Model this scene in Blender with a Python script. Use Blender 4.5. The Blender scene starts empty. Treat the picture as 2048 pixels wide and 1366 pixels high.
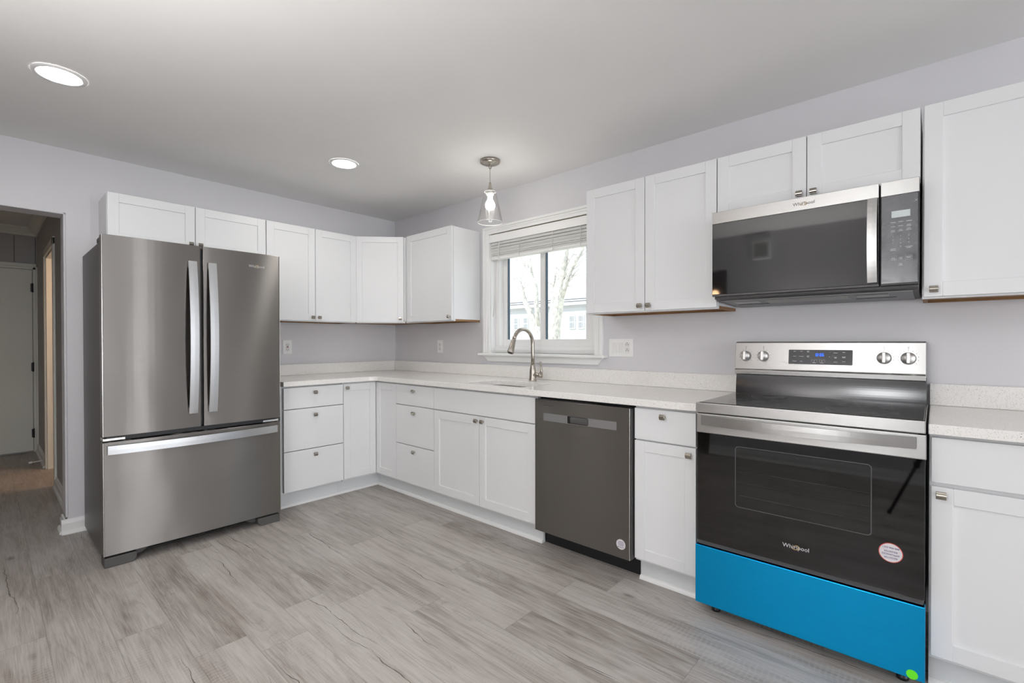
import bpy, bmesh, math, random
from mathutils import Matrix, Vector
random.seed(7)
R = math.radians
SC = bpy.context.scene
COL = SC.collection

# ------------------------------------------------------------------ camera, sky, sun, lights, exposure
cam_d = bpy.data.cameras.new('camera'); cam = bpy.data.objects.new('camera', cam_d); COL.objects.link(cam)
SC.camera = cam
cam.location = (4.0386, -2.7583, 1.1921)
cam.rotation_mode = 'XYZ'
_yaw, _pit, _rol = R(41.7854), R(-0.4129), R(-0.1086)
cam.rotation_euler = (Matrix.Rotation(_yaw, 3, 'Z') @ Matrix.Rotation(math.pi/2 + _pit, 3, 'X') @ Matrix.Rotation(_rol, 3, 'Z')).to_euler('XYZ')
cam_d.sensor_width = 36.0
cam_d.lens = 943.682 * 36.0 / 2048.0
cam_d.shift_y = 7.7156 / 2048.0
cam_d.clip_start = 0.02; cam_d.clip_end = 200

world = bpy.data.worlds.new('sky'); SC.world = world; world.use_nodes = True
bg = world.node_tree.nodes['Background']
bg.inputs['Color'].default_value = (0.86, 0.93, 1.0, 1); bg.inputs['Strength'].default_value = 2.4

def lamp(name, kind, loc, power, color=(1, 1, 1), rot=(0, 0, 0), **kw):
    d = bpy.data.lights.new(name, kind); d.energy = power; d.color = color
    for k, v in kw.items(): setattr(d, k, v)
    o = bpy.data.objects.new(name, d); COL.objects.link(o); o.location = loc; o.rotation_euler = rot
    return o
lamp('sun', 'SUN', (3, -12, 14), 3.0, (1.0, 0.95, 0.86), (R(52), 0, R(-25)), angle=R(0.6))
lamp('added_back_light', 'AREA', (3.63, -3.79, 1.45), 18, (0.97, 0.985, 1.0), (R(90), 0, 0), shape='RECTANGLE', size=0.45, size_y=0.40)  # added light for fill and riser glare; the window around it is invented
# added area lights at the unseen far end, set in an invented patio door and sidelight
lamp('added_end_light', 'AREA', (9.5, -2.98, 1.08), 80, (0.93, 0.96, 1.0), (R(90), 0, R(90)), shape='RECTANGLE', size=1.3, size_y=2.0)
lamp('added_streak_light', 'AREA', (9.5, -1.0, 1.15), 60, (0.93, 0.96, 1.0), (R(90), 0, R(90)), shape='RECTANGLE', size=0.22, size_y=1.9)  # added narrow strip that draws the bright streak on the refrigerator
# the photographer's flash, bounced off the ceiling behind the camera
lamp('bounce_flash', 'SPOT', (3.05, -3.60, 0.90), 440, (1.0, 0.985, 0.965), (R(180), 0, 0), spot_size=R(125), spot_blend=1.0, shadow_soft_size=0.25)

vs = SC.view_settings
SC.display_settings.display_device = 'sRGB'
vs.view_transform = 'Standard'; vs.look = 'None'; vs.gamma = 1.0; vs.use_curve_mapping = False
vs.exposure = -0.27

# ------------------------------------------------------------------ materials
class NT:
    def __init__(s, name):
        s.m = bpy.data.materials.new(name); s.m.use_nodes = True
        s.t = s.m.node_tree; s.b = s.t.nodes['Principled BSDF']; s.out = s.t.nodes['Material Output']
    def n(s, typ, **kw):
        x = s.t.nodes.new(typ)
        for k, v in kw.items(): setattr(x, k, v)
        return x
    def plug(s, sock, v):
        if isinstance(v, bpy.types.NodeSocket): s.t.links.new(v, sock)
        else: sock.default_value = v
    def math(s, op, a, b=0.0, c=None):
        x = s.n('ShaderNodeMath', operation=op); s.plug(x.inputs[0], a); s.plug(x.inputs[1], b)
        if c is not None: s.plug(x.inputs[2], c)
        return x.outputs[0]
    def pos(s):
        return s.n('ShaderNodeNewGeometry').outputs['Position']
    def sep(s, v):
        x = s.n('ShaderNodeSeparateXYZ'); s.plug(x.inputs[0], v); return x.outputs
    def comb(s, x, y, z):
        c = s.n('ShaderNodeCombineXYZ')
        for i, v in enumerate((x, y, z)): s.plug(c.inputs[i], v)
        return c.outputs[0]
    def noise(s, v, scale, detail=2.0, rough=0.5, dist=0.0):
        x = s.n('ShaderNodeTexNoise'); s.plug(x.inputs['Vector'], v); s.plug(x.inputs['Scale'], scale)
        x.inputs['Detail'].default_value = detail; x.inputs['Roughness'].default_value = rough
        x.inputs['Distortion'].default_value = dist
        return x.outputs['Fac']
    def white(s, v):
        x = s.n('ShaderNodeTexWhiteNoise', noise_dimensions='3D'); s.plug(x.inputs['Vector'], v); return x.outputs
    def ramp(s, f, stops):
        x = s.n('ShaderNodeValToRGB'); s.plug(x.inputs[0], f); e = x.color_ramp.elements
        while len(e) < len(stops): e.new(0.5)
        for el, (p, c) in zip(e, stops): el.position = p; el.color = (*c, 1) if len(c) == 3 else c
        return x.outputs['Color']
    def mapr(s, f, a, b, c, d):
        x = s.n('ShaderNodeMapRange'); s.plug(x.inputs[0], f)
        for i, v in enumerate((a, b, c, d)): x.inputs[i + 1].default_value = v
        return x.outputs[0]
    def mix(s, f, a, b, mode='MIX'):
        x = s.n('ShaderNodeMix', data_type='RGBA', blend_type=mode)
        s.plug(x.inputs[0], f); s.plug(x.inputs[6], a if isinstance(a, bpy.types.NodeSocket) else (*a, 1)); s.plug(x.inputs[7], b if isinstance(b, bpy.types.NodeSocket) else (*b, 1))
        return x.outputs[2]
    def bump(s, h, strength=0.2, dist=0.01):
        x = s.n('ShaderNodeBump'); x.inputs['Strength'].default_value = strength; x.inputs['Distance'].default_value = dist
        s.plug(x.inputs['Height'], h); s.plug(s.b.inputs['Normal'], x.outputs[0])
    def set(s, **kw):
        names = dict(color='Base Color', rough='Roughness', metal='Metallic', spec='Specular IOR Level', ior='IOR', aniso='Anisotropic',
                     trans='Transmission Weight', emit='Emission Color', estr='Emission Strength', coat='Coat Weight', coatr='Coat Roughness', alpha='Alpha')
        for k, v in kw.items():
            if isinstance(v, tuple) and len(v) == 3: v = (*v, 1)
            s.plug(s.b.inputs[names[k]], v)
        return s

def paint(name, color, rough=0.5, tex=0.0, scale=60, var=0.03, **kw):
    t = NT(name); p = t.pos()
    n = t.noise(p, 3.0, 3.0)
    c = t.mix(n, tuple(x * (1 - var) for x in color), tuple(min(1, x * (1 + var)) for x in color))
    t.set(color=c, rough=rough, **kw)
    if tex: t.bump(t.noise(p, scale, 3.0), tex, 0.004)
    return t.m

def steel(name, color, rough=0.3, aniso=0.75, axis=(0, 0, 1), wave=0.0, brush='z'):
    t = NT(name); o = t.sep(t.pos())
    s_ = {'z': (4, 4, 700), 'x': (700, 700, 4)}[brush]
    v = t.comb(t.math('MULTIPLY', o[0], s_[0]), t.math('MULTIPLY', o[1], s_[1]), t.math('MULTIPLY', o[2], s_[2]))
    f = t.noise(v, 1.0, 3.0)
    c = t.mix(f, tuple(x * 0.93 for x in color), tuple(min(1, x * 1.07) for x in color))
    t.set(color=c, metal=1.0, rough=t.mapr(f, 0.25, 0.75, rough * 0.9, rough * 1.1), aniso=aniso)
    t.plug(t.b.inputs['Tangent'], t.comb(*axis))
    if wave:
        w = t.comb(t.math('MULTIPLY', o[0], 1.0), t.math('MULTIPLY', o[1], 2.0), t.math('MULTIPLY', o[2], 0.9))
        t.bump(t.noise(w, 1.9, 1.0), wave, 0.02)
    return t.m

M_ = {}
M_['wall'] = paint('lavender_grey_wall_paint', (0.70, 0.69, 0.71), 0.55, 0.05, 300)
M_['ceiling'] = paint('white_ceiling_paint', (0.88, 0.87, 0.86), 0.7, 0.06, 260)
M_['trim'] = paint('white_trim_paint', (0.88, 0.88, 0.87), 0.35)
M_['cabinet'] = paint('white_cabinet_paint', (0.80, 0.805, 0.81), 0.33, 0.0, var=0.01)
M_['toe'] = paint('white_toe_kick_paint', (0.72, 0.74, 0.75), 0.45)
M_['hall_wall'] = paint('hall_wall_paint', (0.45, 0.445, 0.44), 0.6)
M_['hall_white'] = paint('hall_door_paint', (0.82, 0.82, 0.75), 0.45)
M_['vinyl'] = paint('white_window_vinyl', (0.88, 0.88, 0.87), 0.35)
M_['blind'] = paint('white_blind_vinyl', (0.78, 0.78, 0.76), 0.4)
t = NT('translucent_blind_vinyl'); t.set(color=(0.92, 0.92, 0.90), rough=0.4)
tl = t.n('ShaderNodeBsdfTranslucent'); tl.inputs['Color'].default_value = (0.85, 0.85, 0.82, 1)
mx = t.n('ShaderNodeMixShader'); mx.inputs[0].default_value = 0.30; t.plug(mx.inputs[1], t.b.outputs[0]); t.plug(mx.inputs[2], tl.outputs[0]); t.plug(t.out.inputs['Surface'], mx.outputs[0]); M_['blind'] = t.m
M_['plate'] = paint('white_outlet_plastic', (0.88, 0.88, 0.87), 0.35)
M_['rocker'] = paint('white_rocker_plastic', (0.82, 0.82, 0.80), 0.3)
M_['dark_slot'] = paint('dark_slot', (0.03, 0.03, 0.03), 0.6)
M_['red'] = paint('red_test_button', (0.45, 0.03, 0.02), 0.5)
M_['black'] = paint('black_plastic', (0.012, 0.012, 0.013), 0.4)
M_['charcoal'] = paint('charcoal_plastic', (0.085, 0.082, 0.08), 0.5)
M_['case'] = paint('grey_textured_appliance_case', (0.115, 0.112, 0.11), 0.34, 0.35, 900, metal=0.35)
M_['steel'] = steel('brushed_stainless', (0.28, 0.263, 0.249), 0.36, 1.0, wave=0.17)
M_['steel_dark'] = steel('brushed_stainless_dishwasher', (0.25, 0.235, 0.22), 0.36, 1.0, wave=0.16)
M_['steel_light'] = steel('brushed_stainless_light', (0.47, 0.465, 0.455), 0.34, 0.7)
M_['handle'] = steel('satin_handle_metal', (0.60, 0.61, 0.62), 0.33, 0.5)
M_['edge'] = steel('polished_edge_metal', (0.80, 0.79, 0.77), 0.2, 0.0)
M_['chrome'] = steel('chrome_knob_metal', (0.80, 0.79, 0.77), 0.42, 0.0)
M_['nickel'] = steel('brushed_nickel', (0.46, 0.42, 0.37), 0.26, 0.3, brush='x')
M_['nickel_dark'] = steel('brushed_nickel_knob', (0.42, 0.39, 0.345), 0.2, 0.0)
M_['sink'] = steel('sink_steel', (0.55, 0.53, 0.51), 0.25, 0.3)
M_['film'] = None
t = NT('blue_protective_film_on_steel'); o = t.sep(t.pos())
v = t.comb(t.math('MULTIPLY', o[0], 5.0), 0.0, t.math('MULTIPLY', o[2], 700.0))
f = t.noise(v, 1.0, 3.0)
t.set(color=t.mix(f, (0.0, 0.30, 0.62), (0.0, 0.38, 0.74)), metal=0.75, rough=0.36, aniso=0.6); t.plug(t.b.inputs['Tangent'], t.comb(0, 0, 1)); M_['film'] = t.m
def gloss(name, color, rough=0.05, ior=1.6, **kw):
    t = NT(name); t.set(color=color, rough=rough, ior=ior, **kw); return t.m
M_['black_glass'] = gloss('black_cooktop_glass', (0.008, 0.008, 0.010), 0.08, 1.55)
M_['riser_glass'] = gloss('black_enamel_riser', (0.008, 0.008, 0.010), 0.17, 1.6)
M_['micro_glass'] = gloss('black_microwave_glass', (0.010, 0.010, 0.011), 0.04, 1.52)
t = NT('hazy_control_panel_glass'); n = t.noise(t.pos(), 16.0, 3.0, 0.6)
t.set(color=t.mix(n, (0.035, 0.036, 0.042), (0.10, 0.10, 0.115)), rough=t.mapr(n, 0.3, 0.7, 0.12, 0.35), ior=1.7); M_['panel_glass'] = t.m
t = NT('tinted_oven_glass')
gl = t.n('ShaderNodeBsdfGlossy'); gl.inputs['Roughness'].default_value = 0.03; gl.inputs['Color'].default_value = (0.9, 0.9, 0.92, 1)
tr = t.n('ShaderNodeBsdfTransparent'); tr.inputs['Color'].default_value = (0.42, 0.42, 0.42, 1)
fr = t.n('ShaderNodeFresnel'); fr.inputs['IOR'].default_value = 1.62
mx = t.n('ShaderNodeMixShader'); t.plug(mx.inputs[0], fr.outputs[0]); t.plug(mx.inputs[1], tr.outputs[0]); t.plug(mx.inputs[2], gl.outputs[0]); t.plug(t.out.inputs['Surface'], mx.outputs[0]); M_['oven_glass'] = t.m
def clear(name, tint, edge):
    t = NT(name)
    gl = t.n('ShaderNodeBsdfGlossy'); gl.inputs['Roughness'].default_value = 0.01
    tr = t.n('ShaderNodeBsdfTransparent'); tr.inputs['Color'].default_value = (*tint, 1)
    lw = t.n('ShaderNodeLayerWeight'); lw.inputs['Blend'].default_value = 0.5
    fr = t.math('ADD', edge[0], t.math('MULTIPLY', t.math('POWER', lw.outputs['Facing'], edge[1]), edge[2]))
    mx = t.n('ShaderNodeMixShader'); t.plug(mx.inputs[0], fr); t.plug(mx.inputs[1], tr.outputs[0]); t.plug(mx.inputs[2], gl.outputs[0]); t.plug(t.out.inputs['Surface'], mx.outputs[0])
    return t.m
M_['pane'] = clear('window_glass', (0.97, 0.98, 0.98), (0.02, 5.0, 0.5))
M_['shade'] = clear('clear_shade_glass', (0.985, 0.985, 0.98), (0.012, 4.0, 0.7))
def glow(name, color, strength):
    t = NT(name); t.set(color=color, emit=color, estr=strength); return t.m
t = NT('glass_rim_glint'); t.set(color=(0.9, 0.9, 0.9), rough=0.25, alpha=0.55); M_['rim'] = t.m  # whitish colour stands in for light caught on the clear glass edge
M_['lens'] = glow('lit_downlight_lens', (1.0, 0.975, 0.94), 95.0)
M_['bulb'] = glow('lit_bulb', (1.0, 0.96, 0.90), 60.0)
M_['warm_bulb'] = glow('lit_warm_bulb', (1.0, 0.62, 0.34), 40.0)
M_['digits'] = glow('lit_blue_digits', (0.004, 0.12, 1.0), 2.6)
M_['lcd'] = paint('blank_display', (0.60, 0.66, 0.65), 0.3)
M_['print'] = paint('white_print', (0.62, 0.62, 0.64), 0.5)
M_['print_grey'] = paint('grey_print', (0.22, 0.22, 0.23), 0.5)
M_['print_dark'] = paint('dark_print', (0.05, 0.05, 0.055), 0.5)
M_['print_navy'] = paint('navy_print', (0.05, 0.07, 0.22), 0.5)
M_['ring_print'] = paint('faint_burner_print', (0.022, 0.022, 0.024), 0.3)
M_['gold'] = steel('gold_emblem', (0.72, 0.52, 0.22), 0.3, 0.0)
M_['sticker'] = paint('white_sticker', (0.74, 0.70, 0.72), 0.4)
M_['sticker_red'] = paint('red_sticker_rim', (0.55, 0.08, 0.06), 0.4)
M_['green'] = paint('green_dot_paper', (0.16, 0.93, 0.02), 0.5)
M_['rack'] = steel('oven_rack_wire', (0.8, 0.79, 0.7), 0.25, 0.0)
M_['outline'] = paint('dark_grey_print', (0.085, 0.09, 0.09), 0.5)
M_['cavity'] = paint('oven_enamel', (0.10, 0.11, 0.10), 0.4)
M_['mesh'] = paint('grease_filter_aluminium', (0.42, 0.41, 0.39), 0.4, 0.8, 240, metal=0.7)
M_['underside'] = paint('grey_painted_underside', (0.22, 0.225, 0.235), 0.4)
M_['socket'] = paint('white_lamp_socket', (0.8, 0.8, 0.78), 0.4)
M_['cord'] = paint('clear_cord', (0.55, 0.53, 0.50), 0.3)

# raw wood under the wall cabinets
t = NT('raw_cabinet_wood'); o = t.sep(t.pos())
f = t.noise(t.comb(t.math('MULTIPLY', o[0], 3.0), t.math('MULTIPLY', o[1], 40.0), o[2]), 3.0, 4.0)
t.set(color=t.ramp(f, [(0.3, (0.20, 0.095, 0.035)), (0.7, (0.36, 0.20, 0.085))]), rough=0.55); M_['wood'] = t.m

# quartz worktop: warm white ground with fine dark and tan specks
t = NT('speckled_quartz'); p = t.pos()
base = t.mix(t.noise(p, 5.0, 3.0), (0.86, 0.838, 0.805), (0.92, 0.905, 0.88))
def specks(scale, r, keep):
    v = t.n('ShaderNodeTexVoronoi'); t.plug(v.inputs['Vector'], p); v.inputs['Scale'].default_value = scale
    near = t.math('LESS_THAN', v.outputs['Distance'], r)
    w = t.white(v.outputs['Position'])
    return t.math('MULTIPLY', near, t.math('LESS_THAN', w['Value'], keep))
c = t.mix(t.math('MULTIPLY', specks(260, 0.33, 0.55), 0.5), base, (0.50, 0.42, 0.35))
c = t.mix(t.math('MULTIPLY', specks(210, 0.28, 0.16), 0.6), c, (0.24, 0.21, 0.185))
c = t.mix(t.math('MULTIPLY', specks(120, 0.17, 0.10), 0.8), c, (0.12, 0.105, 0.095))
c = t.mix(t.math('MULTIPLY', specks(210, 0.33, 0.35), 0.7), c, (0.84, 0.83, 0.81))
t.set(color=c, rough=0.16, ior=1.45); M_['quartz'] = t.m

# grey wood-look planks running along the window wall
t = NT('grey_vinyl_planks'); o = t.sep(t.pos())
PW, PL = 0.181, 1.22
ry = t.math('ADD', t.math('DIVIDE', o[1], PW), 40.35)
row = t.math('FLOOR', ry); fy = t.math('SUBTRACT', ry, row)
rr = t.white(t.comb(row, 3.7, 1.1))['Value']
rx = t.math('ADD', t.math('ADD', t.math('DIVIDE', o[0], PL), 20.0), t.math('MULTIPLY', rr, 7.0))
colx = t.math('FLOOR', rx); fx = t.math('SUBTRACT', rx, colx)
idv = t.white(t.comb(row, colx, 0.5))
rid = idv['Value']; ics = t.sep(idv['Color'])
gx = t.math('ADD', o[0], t.math('MULTIPLY', rid, 53.0)); gy = t.math('ADD', o[1], t.math('MULTIPLY', ics[1], 17.0))
def gv(sx, sy): return t.comb(t.math('MULTIPLY', gx, sx), t.math('MULTIPLY', gy, sy), t.math('MULTIPLY', ics[2], 9.0))
cloud = t.noise(gv(1.6, 6.0), 1.0, 5.0, 0.6, 0.4)
fine = t.noise(gv(7.0, 210.0), 1.0, 3.0, 0.65)
rings = t.noise(gv(0.55, 4.2), 1.0, 2.0, 0.5, 0.3)
ringl = t.math('PINGPONG', t.math('MULTIPLY', rings, 26.0), 1.0)
blotch = t.noise(gv(3.0, 14.0), 1.0, 4.0, 0.65, 0.6)
streak = t.noise(gv(2.2, 42.0), 1.0, 4.0, 0.6, 0.3)
tone = t.math('ADD', t.math('MULTIPLY', t.math('SUBTRACT', rid, 0.5), 0.16), t.math('ADD', t.math('MULTIPLY', t.math('SUBTRACT', cloud, 0.5), 1.15), 0.52))
tone = t.math('ADD', tone, t.math('ADD', t.math('MULTIPLY', t.math('SUBTRACT', fine, 0.5), 0.85), t.math('MULTIPLY', t.math('SUBTRACT', streak, 0.5), 0.62)))
tone = t.math('ADD', tone, t.math('MULTIPLY', t.math('SUBTRACT', ringl, 0.5), 0.10))
col = t.ramp(tone, [(0.12, (0.20, 0.168, 0.145)), (0.38, (0.335, 0.303, 0.275)), (0.60, (0.45, 0.422, 0.395)), (0.90, (0.56, 0.54, 0.515))])
warm = t.mapr(ics[0], 0.0, 1.0, 0.0, 0.22)
col = t.mix(warm, col, (0.43, 0.375, 0.33))
patch = t.mapr(blotch, 0.60, 0.74, 0.0, 0.55)
col = t.mix(patch, col, (0.20, 0.165, 0.142))
gl_ = t.math('PINGPONG', t.math('ADD', t.math('MULTIPLY', rings, 34.0), t.math('MULTIPLY', fine, 0.5)), 0.5)
glm = t.math('MULTIPLY', t.mapr(gl_, 0.02, 0.16, 0.30, 0.0), t.mapr(t.noise(gv(1.3, 5.0), 1.0, 2.0), 0.46, 0.60, 0.0, 1.0))
col = t.mix(glm, col, (0.19, 0.160, 0.140))
# saw marks across some boards
sawm = t.mapr(t.noise(gv(1.1, 5.0), 1.0, 2.0), 0.46, 0.62, 0.0, 0.34)
sawl = t.math('PINGPONG', t.math('ADD', t.math('MULTIPLY', gx, 105.0), t.math('MULTIPLY', t.noise(gv(6, 20), 1.0, 1.0), 3.0)), 1.0)
col = t.mix(t.math('MULTIPLY', sawm, t.math('GREATER_THAN', sawl, 0.62)), col, (0.50, 0.475, 0.445))
# dark drying cracks
wob = t.noise(t.comb(t.math('MULTIPLY', gx, 2.6), ics[0], 0.0), 1.0, 4.0, 0.55)
def drying_crack(seed, prob, wmax):
    w = t.white(t.comb(row, colx, seed)); c_ = t.sep(w['Color'])
    xc = t.mapr(c_[0], 0, 1, 0.15, 0.85); half = t.mapr(c_[1], 0, 1, 0.10, 0.42)
    yc = t.mapr(c_[2], 0, 1, 0.12, 0.80)
    du = t.math('DIVIDE', t.math('SUBTRACT', fx, xc), half)
    path = t.math('ADD', yc, t.math('ADD', t.math('MULTIPLY', t.math('SUBTRACT', wob, 0.5), 0.60), t.math('MULTIPLY', du, t.math('MULTIPLY', t.math('SUBTRACT', c_[1], 0.4), 0.22))))
    d = t.math('MULTIPLY', t.math('ABSOLUTE', t.math('SUBTRACT', fy, path)), PW)
    taper = t.math('MAXIMUM', 0.0, t.math('SUBTRACT', 1.0, t.math('MULTIPLY', du, du)))
    wd = t.math('MULTIPLY', taper, t.mapr(t.noise(gv(16.0, 3.0), 1.0, 2.0), 0.3, 0.7, 0.15 * wmax, wmax))
    return t.math('MULTIPLY', t.math('LESS_THAN', d, wd), t.math('LESS_THAN', w['Value'], prob))
crack = t.math('MAXIMUM', drying_crack(2.3, 0.62, 0.0027), drying_crack(7.9, 0.36, 0.0022))
col = t.mix(t.math('MULTIPLY', crack, 0.85), col, (0.075, 0.062, 0.052))
# knots
kv = t.n('ShaderNodeTexVoronoi'); t.plug(kv.inputs['Vector'], t.comb(t.math('MULTIPLY', gx, 1.7), t.math('MULTIPLY', gy, 4.0), 0.0)); kv.inputs['Scale'].default_value = 1.0
kn = t.mapr(t.math('ADD', kv.outputs['Distance'], t.math('MULTIPLY', t.math('SUBTRACT', fine, 0.5), 0.03)), 0.015, 0.085, 0.75, 0.0)
col = t.mix(kn, col, (0.10, 0.078, 0.062))
ey = t.math('MULTIPLY', t.math('MINIMUM', fy, t.math('SUBTRACT', 1.0, fy)), PW)
ex = t.math('MULTIPLY', t.math('MINIMUM', fx, t.math('SUBTRACT', 1.0, fx)), PL)
seam = t.math('LESS_THAN', t.math('MINIMUM', ex, ey), 0.0013)
col = t.mix(t.math('MULTIPLY', seam, 0.34), col, (0.09, 0.078, 0.068))
t.set(color=col, rough=t.mapr(cloud, 0.3, 0.7, 0.36, 0.52), spec=0.4)
t.bump(t.math('SUBTRACT', fine, t.math('MULTIPLY', t.math('MAXIMUM', seam, crack), 1.5)), 0.12, 0.003)
M_['floor'] = t.m

# outside
t = NT('pale_tree_bark'); p = t.pos(); o = t.sep(p)
f = t.noise(t.comb(t.math('MULTIPLY', o[0], 16.0), t.math('MULTIPLY', o[1], 16.0), t.math('MULTIPLY', o[2], 7.0)), 1.0, 5.0, 0.7)
t.set(color=t.ramp(f, [(0.34, (0.34, 0.345, 0.345)), (0.58, (0.72, 0.695, 0.63))]), rough=0.9); M_['bark'] = t.m
t = NT('white_clapboard'); o = t.sep(t.pos())
f = t.math('FRACT', t.math('DIVIDE', o[2], 0.16))
t.set(color=t.mix(t.math('GREATER_THAN', f, 0.88), (0.60, 0.615, 0.64), (0.51, 0.535, 0.58)), rough=0.7); M_['siding'] = t.m
M_['roof'] = paint('grey_shingles', (0.60, 0.60, 0.62), 0.9)
M_['lawn'] = paint('winter_lawn', (0.62, 0.60, 0.50), 0.95, var=0.15)
M_['far_glass'] = paint('far_window_glass', (0.40, 0.42, 0.45), 0.6)
M_['wire'] = paint('cable_sheath', (0.20, 0.21, 0.23), 0.6)
M_['wood_raw'] = paint('unpainted_window_reveal', (0.27, 0.19, 0.11), 0.7)
M_['gasket'] = paint('blue_grey_window_gasket', (0.06, 0.10, 0.14), 0.5)

# ------------------------------------------------------------------ mesh builder
def wloc(o):
    v = Vector((0, 0, 0))
    while o is not None: v += Vector(o.location); o = o.parent
    return v

class MB:
    def __init__(s, M=None):
        s.bm = bmesh.new(); s.M = M if M is not None else Matrix.Identity(4); s.mi = 0
    def _merge(s, t, smooth=False):
        bmesh.ops.recalc_face_normals(t, faces=t.faces[:])
        t.transform(s.M)
        for f in t.faces: f.material_index = s.mi; f.smooth = smooth
        me = bpy.data.meshes.new('tmp'); t.to_mesh(me); t.free(); s.bm.from_mesh(me); bpy.data.meshes.remove(me)
        return s
    def box(s, x0, x1, y0, y1, z0, z1, bev=0.0, seg=2):
        t = bmesh.new()
        m = Matrix.Translation(((x0 + x1) / 2, (y0 + y1) / 2, (z0 + z1) / 2)) @ Matrix.Diagonal((abs(x1 - x0), abs(y1 - y0), abs(z1 - z0), 1))
        bmesh.ops.create_cube(t, size=1.0, matrix=m)
        if bev: bmesh.ops.bevel(t, geom=t.edges[:], offset=bev, segments=seg, profile=0.5, affect='EDGES')
        return s._merge(t)
    def prism(s, pts, axis, a, b, bev=0.0, seg=2, smooth=False):
        """closed outline extruded from a to b; axis 'z': pts=(x,y), 'y': pts=(x,z), 'x': pts=(y,z)"""
        t = bmesh.new()
        def P(p, h): return {'z': (p[0], p[1], h), 'y': (p[0], h, p[1]), 'x': (h, p[0], p[1])}[axis]
        A = [t.verts.new(P(p, a)) for p in pts]; B = [t.verts.new(P(p, b)) for p in pts]
        n = len(pts)
        t.faces.new(A); t.faces.new(B[::-1])
        for i in range(n): t.faces.new((A[i], B[i], B[(i + 1) % n], A[(i + 1) % n]))
        bmesh.ops.recalc_face_normals(t, faces=t.faces[:])
        if bev: bmesh.ops.bevel(t, geom=t.edges[:], offset=bev, segments=seg, profile=0.5, affect='EDGES')
        return s._merge(t, smooth)
    def lathe(s, prof, c=(0, 0, 0), axis='z', n=32, cap=True, smooth=True):
        """profile [(r, h)] turned about an axis through c"""
        t = bmesh.new(); rings = []
        for r, h in prof:
            ring = []
            for i in range(n):
                a = 2 * math.pi * i / n; u, w = r * math.cos(a), r * math.sin(a)
                p = {'z': (u, w, h), 'y': (u, h, w), 'x': (h, u, w)}[axis]
                ring.append(t.verts.new((c[0] + p[0], c[1] + p[1], c[2] + p[2])))
            rings.append(ring)
        for a, b in zip(rings, rings[1:]):
            for i in range(n): t.faces.new((a[i], a[(i + 1) % n], b[(i + 1) % n], b[i]))
        if cap: t.faces.new(rings[0]); t.faces.new(rings[-1][::-1])
        return s._merge(t, smooth)
    def tube(s, pts, rad, n=12, cap=True):
        pts = [Vector(p) for p in pts]; rs = rad if isinstance(rad, (list, tuple)) else [rad] * len(pts)
        t = bmesh.new(); rings = []; prev = None
        for i, p in enumerate(pts):
            d = (pts[min(i + 1, len(pts) - 1)] - pts[max(i - 1, 0)]).normalized()
            if prev is None:
                prev = d.orthogonal().normalized()
            u = (prev - d * prev.dot(d)).normalized(); prev = u; w = d.cross(u)
            rings.append([t.verts.new(p + (u * math.cos(2 * math.pi * k / n) + w * math.sin(2 * math.pi * k / n)) * rs[i]) for k in range(n)])
        for a, b in zip(rings, rings[1:]):
            for k in range(n): t.faces.new((a[k], a[(k + 1) % n], b[(k + 1) % n], b[k]))
        if cap: t.faces.new(rings[0]); t.faces.new(rings[-1][::-1])
        return s._merge(t, True)
    def sphere(s, c, r, sc=(1, 1, 1), u=20, v=12):
        t = bmesh.new()
        bmesh.ops.create_uvsphere(t, u_segments=u, v_segments=v, radius=r, matrix=Matrix.Translation(c) @ Matrix.Diagonal((*sc, 1)))
        return s._merge(t, True)
    def quad(s, pts):
        t = bmesh.new(); t.faces.new([t.verts.new(p) for p in pts]); return s._merge(t)
    def text(s, body, x, z, size, y, rot=0.0, depth=0.0004, flip=False):
        """lettering on a front that faces -y, centred on (x, z)"""
        cu = bpy.data.curves.new('t', 'FONT'); cu.body = body; cu.size = size; cu.align_x = 'CENTER'; cu.align_y = 'CENTER'
        cu.extrude = depth; cu.resolution_u = 3
        ob = bpy.data.objects.new('t', cu); COL.objects.link(ob)
        dg = bpy.context.evaluated_depsgraph_get(); dg.update()
        me = bpy.data.meshes.new_from_object(ob.evaluated_get(dg))
        t = bmesh.new(); t.from_mesh(me)
        m = Matrix.Translation((x, y, z)) @ Matrix.Rotation(R(90), 4, 'X') @ Matrix.Rotation(rot, 4, 'Z')
        t.transform(m)
        bpy.data.objects.remove(ob); bpy.data.curves.remove(cu); bpy.data.meshes.remove(me)
        t.transform(s.M)
        for f in t.faces: f.material_index = s.mi
        me = bpy.data.meshes.new('tmp'); t.to_mesh(me); t.free(); s.bm.from_mesh(me); bpy.data.meshes.remove(me)
        return s
    def build(s, name, mats, parent=None):
        me = bpy.data.meshes.new(name)
        L = wloc(parent)
        s.bm.transform(Matrix.Translation(-L)); s.bm.to_mesh(me); s.bm.free()
        for m in (mats if isinstance(mats, (list, tuple)) else [mats]): me.materials.append(M_[m])
        o = bpy.data.objects.new(name, me); COL.objects.link(o)
        if parent is not None: o.parent = parent
        return o

def tag(o, label, cat, group=None):
    o['label'] = label; o['category'] = cat
    if group: o['group'] = group
    return o
def thing(name, loc, label, cat, group=None):
    o = bpy.data.objects.new(name, None); COL.objects.link(o); o.location = loc; o.empty_display_size = 0.05
    return tag(o, label, cat, group)
def struct(o): o['kind'] = 'structure'; return o

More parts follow.
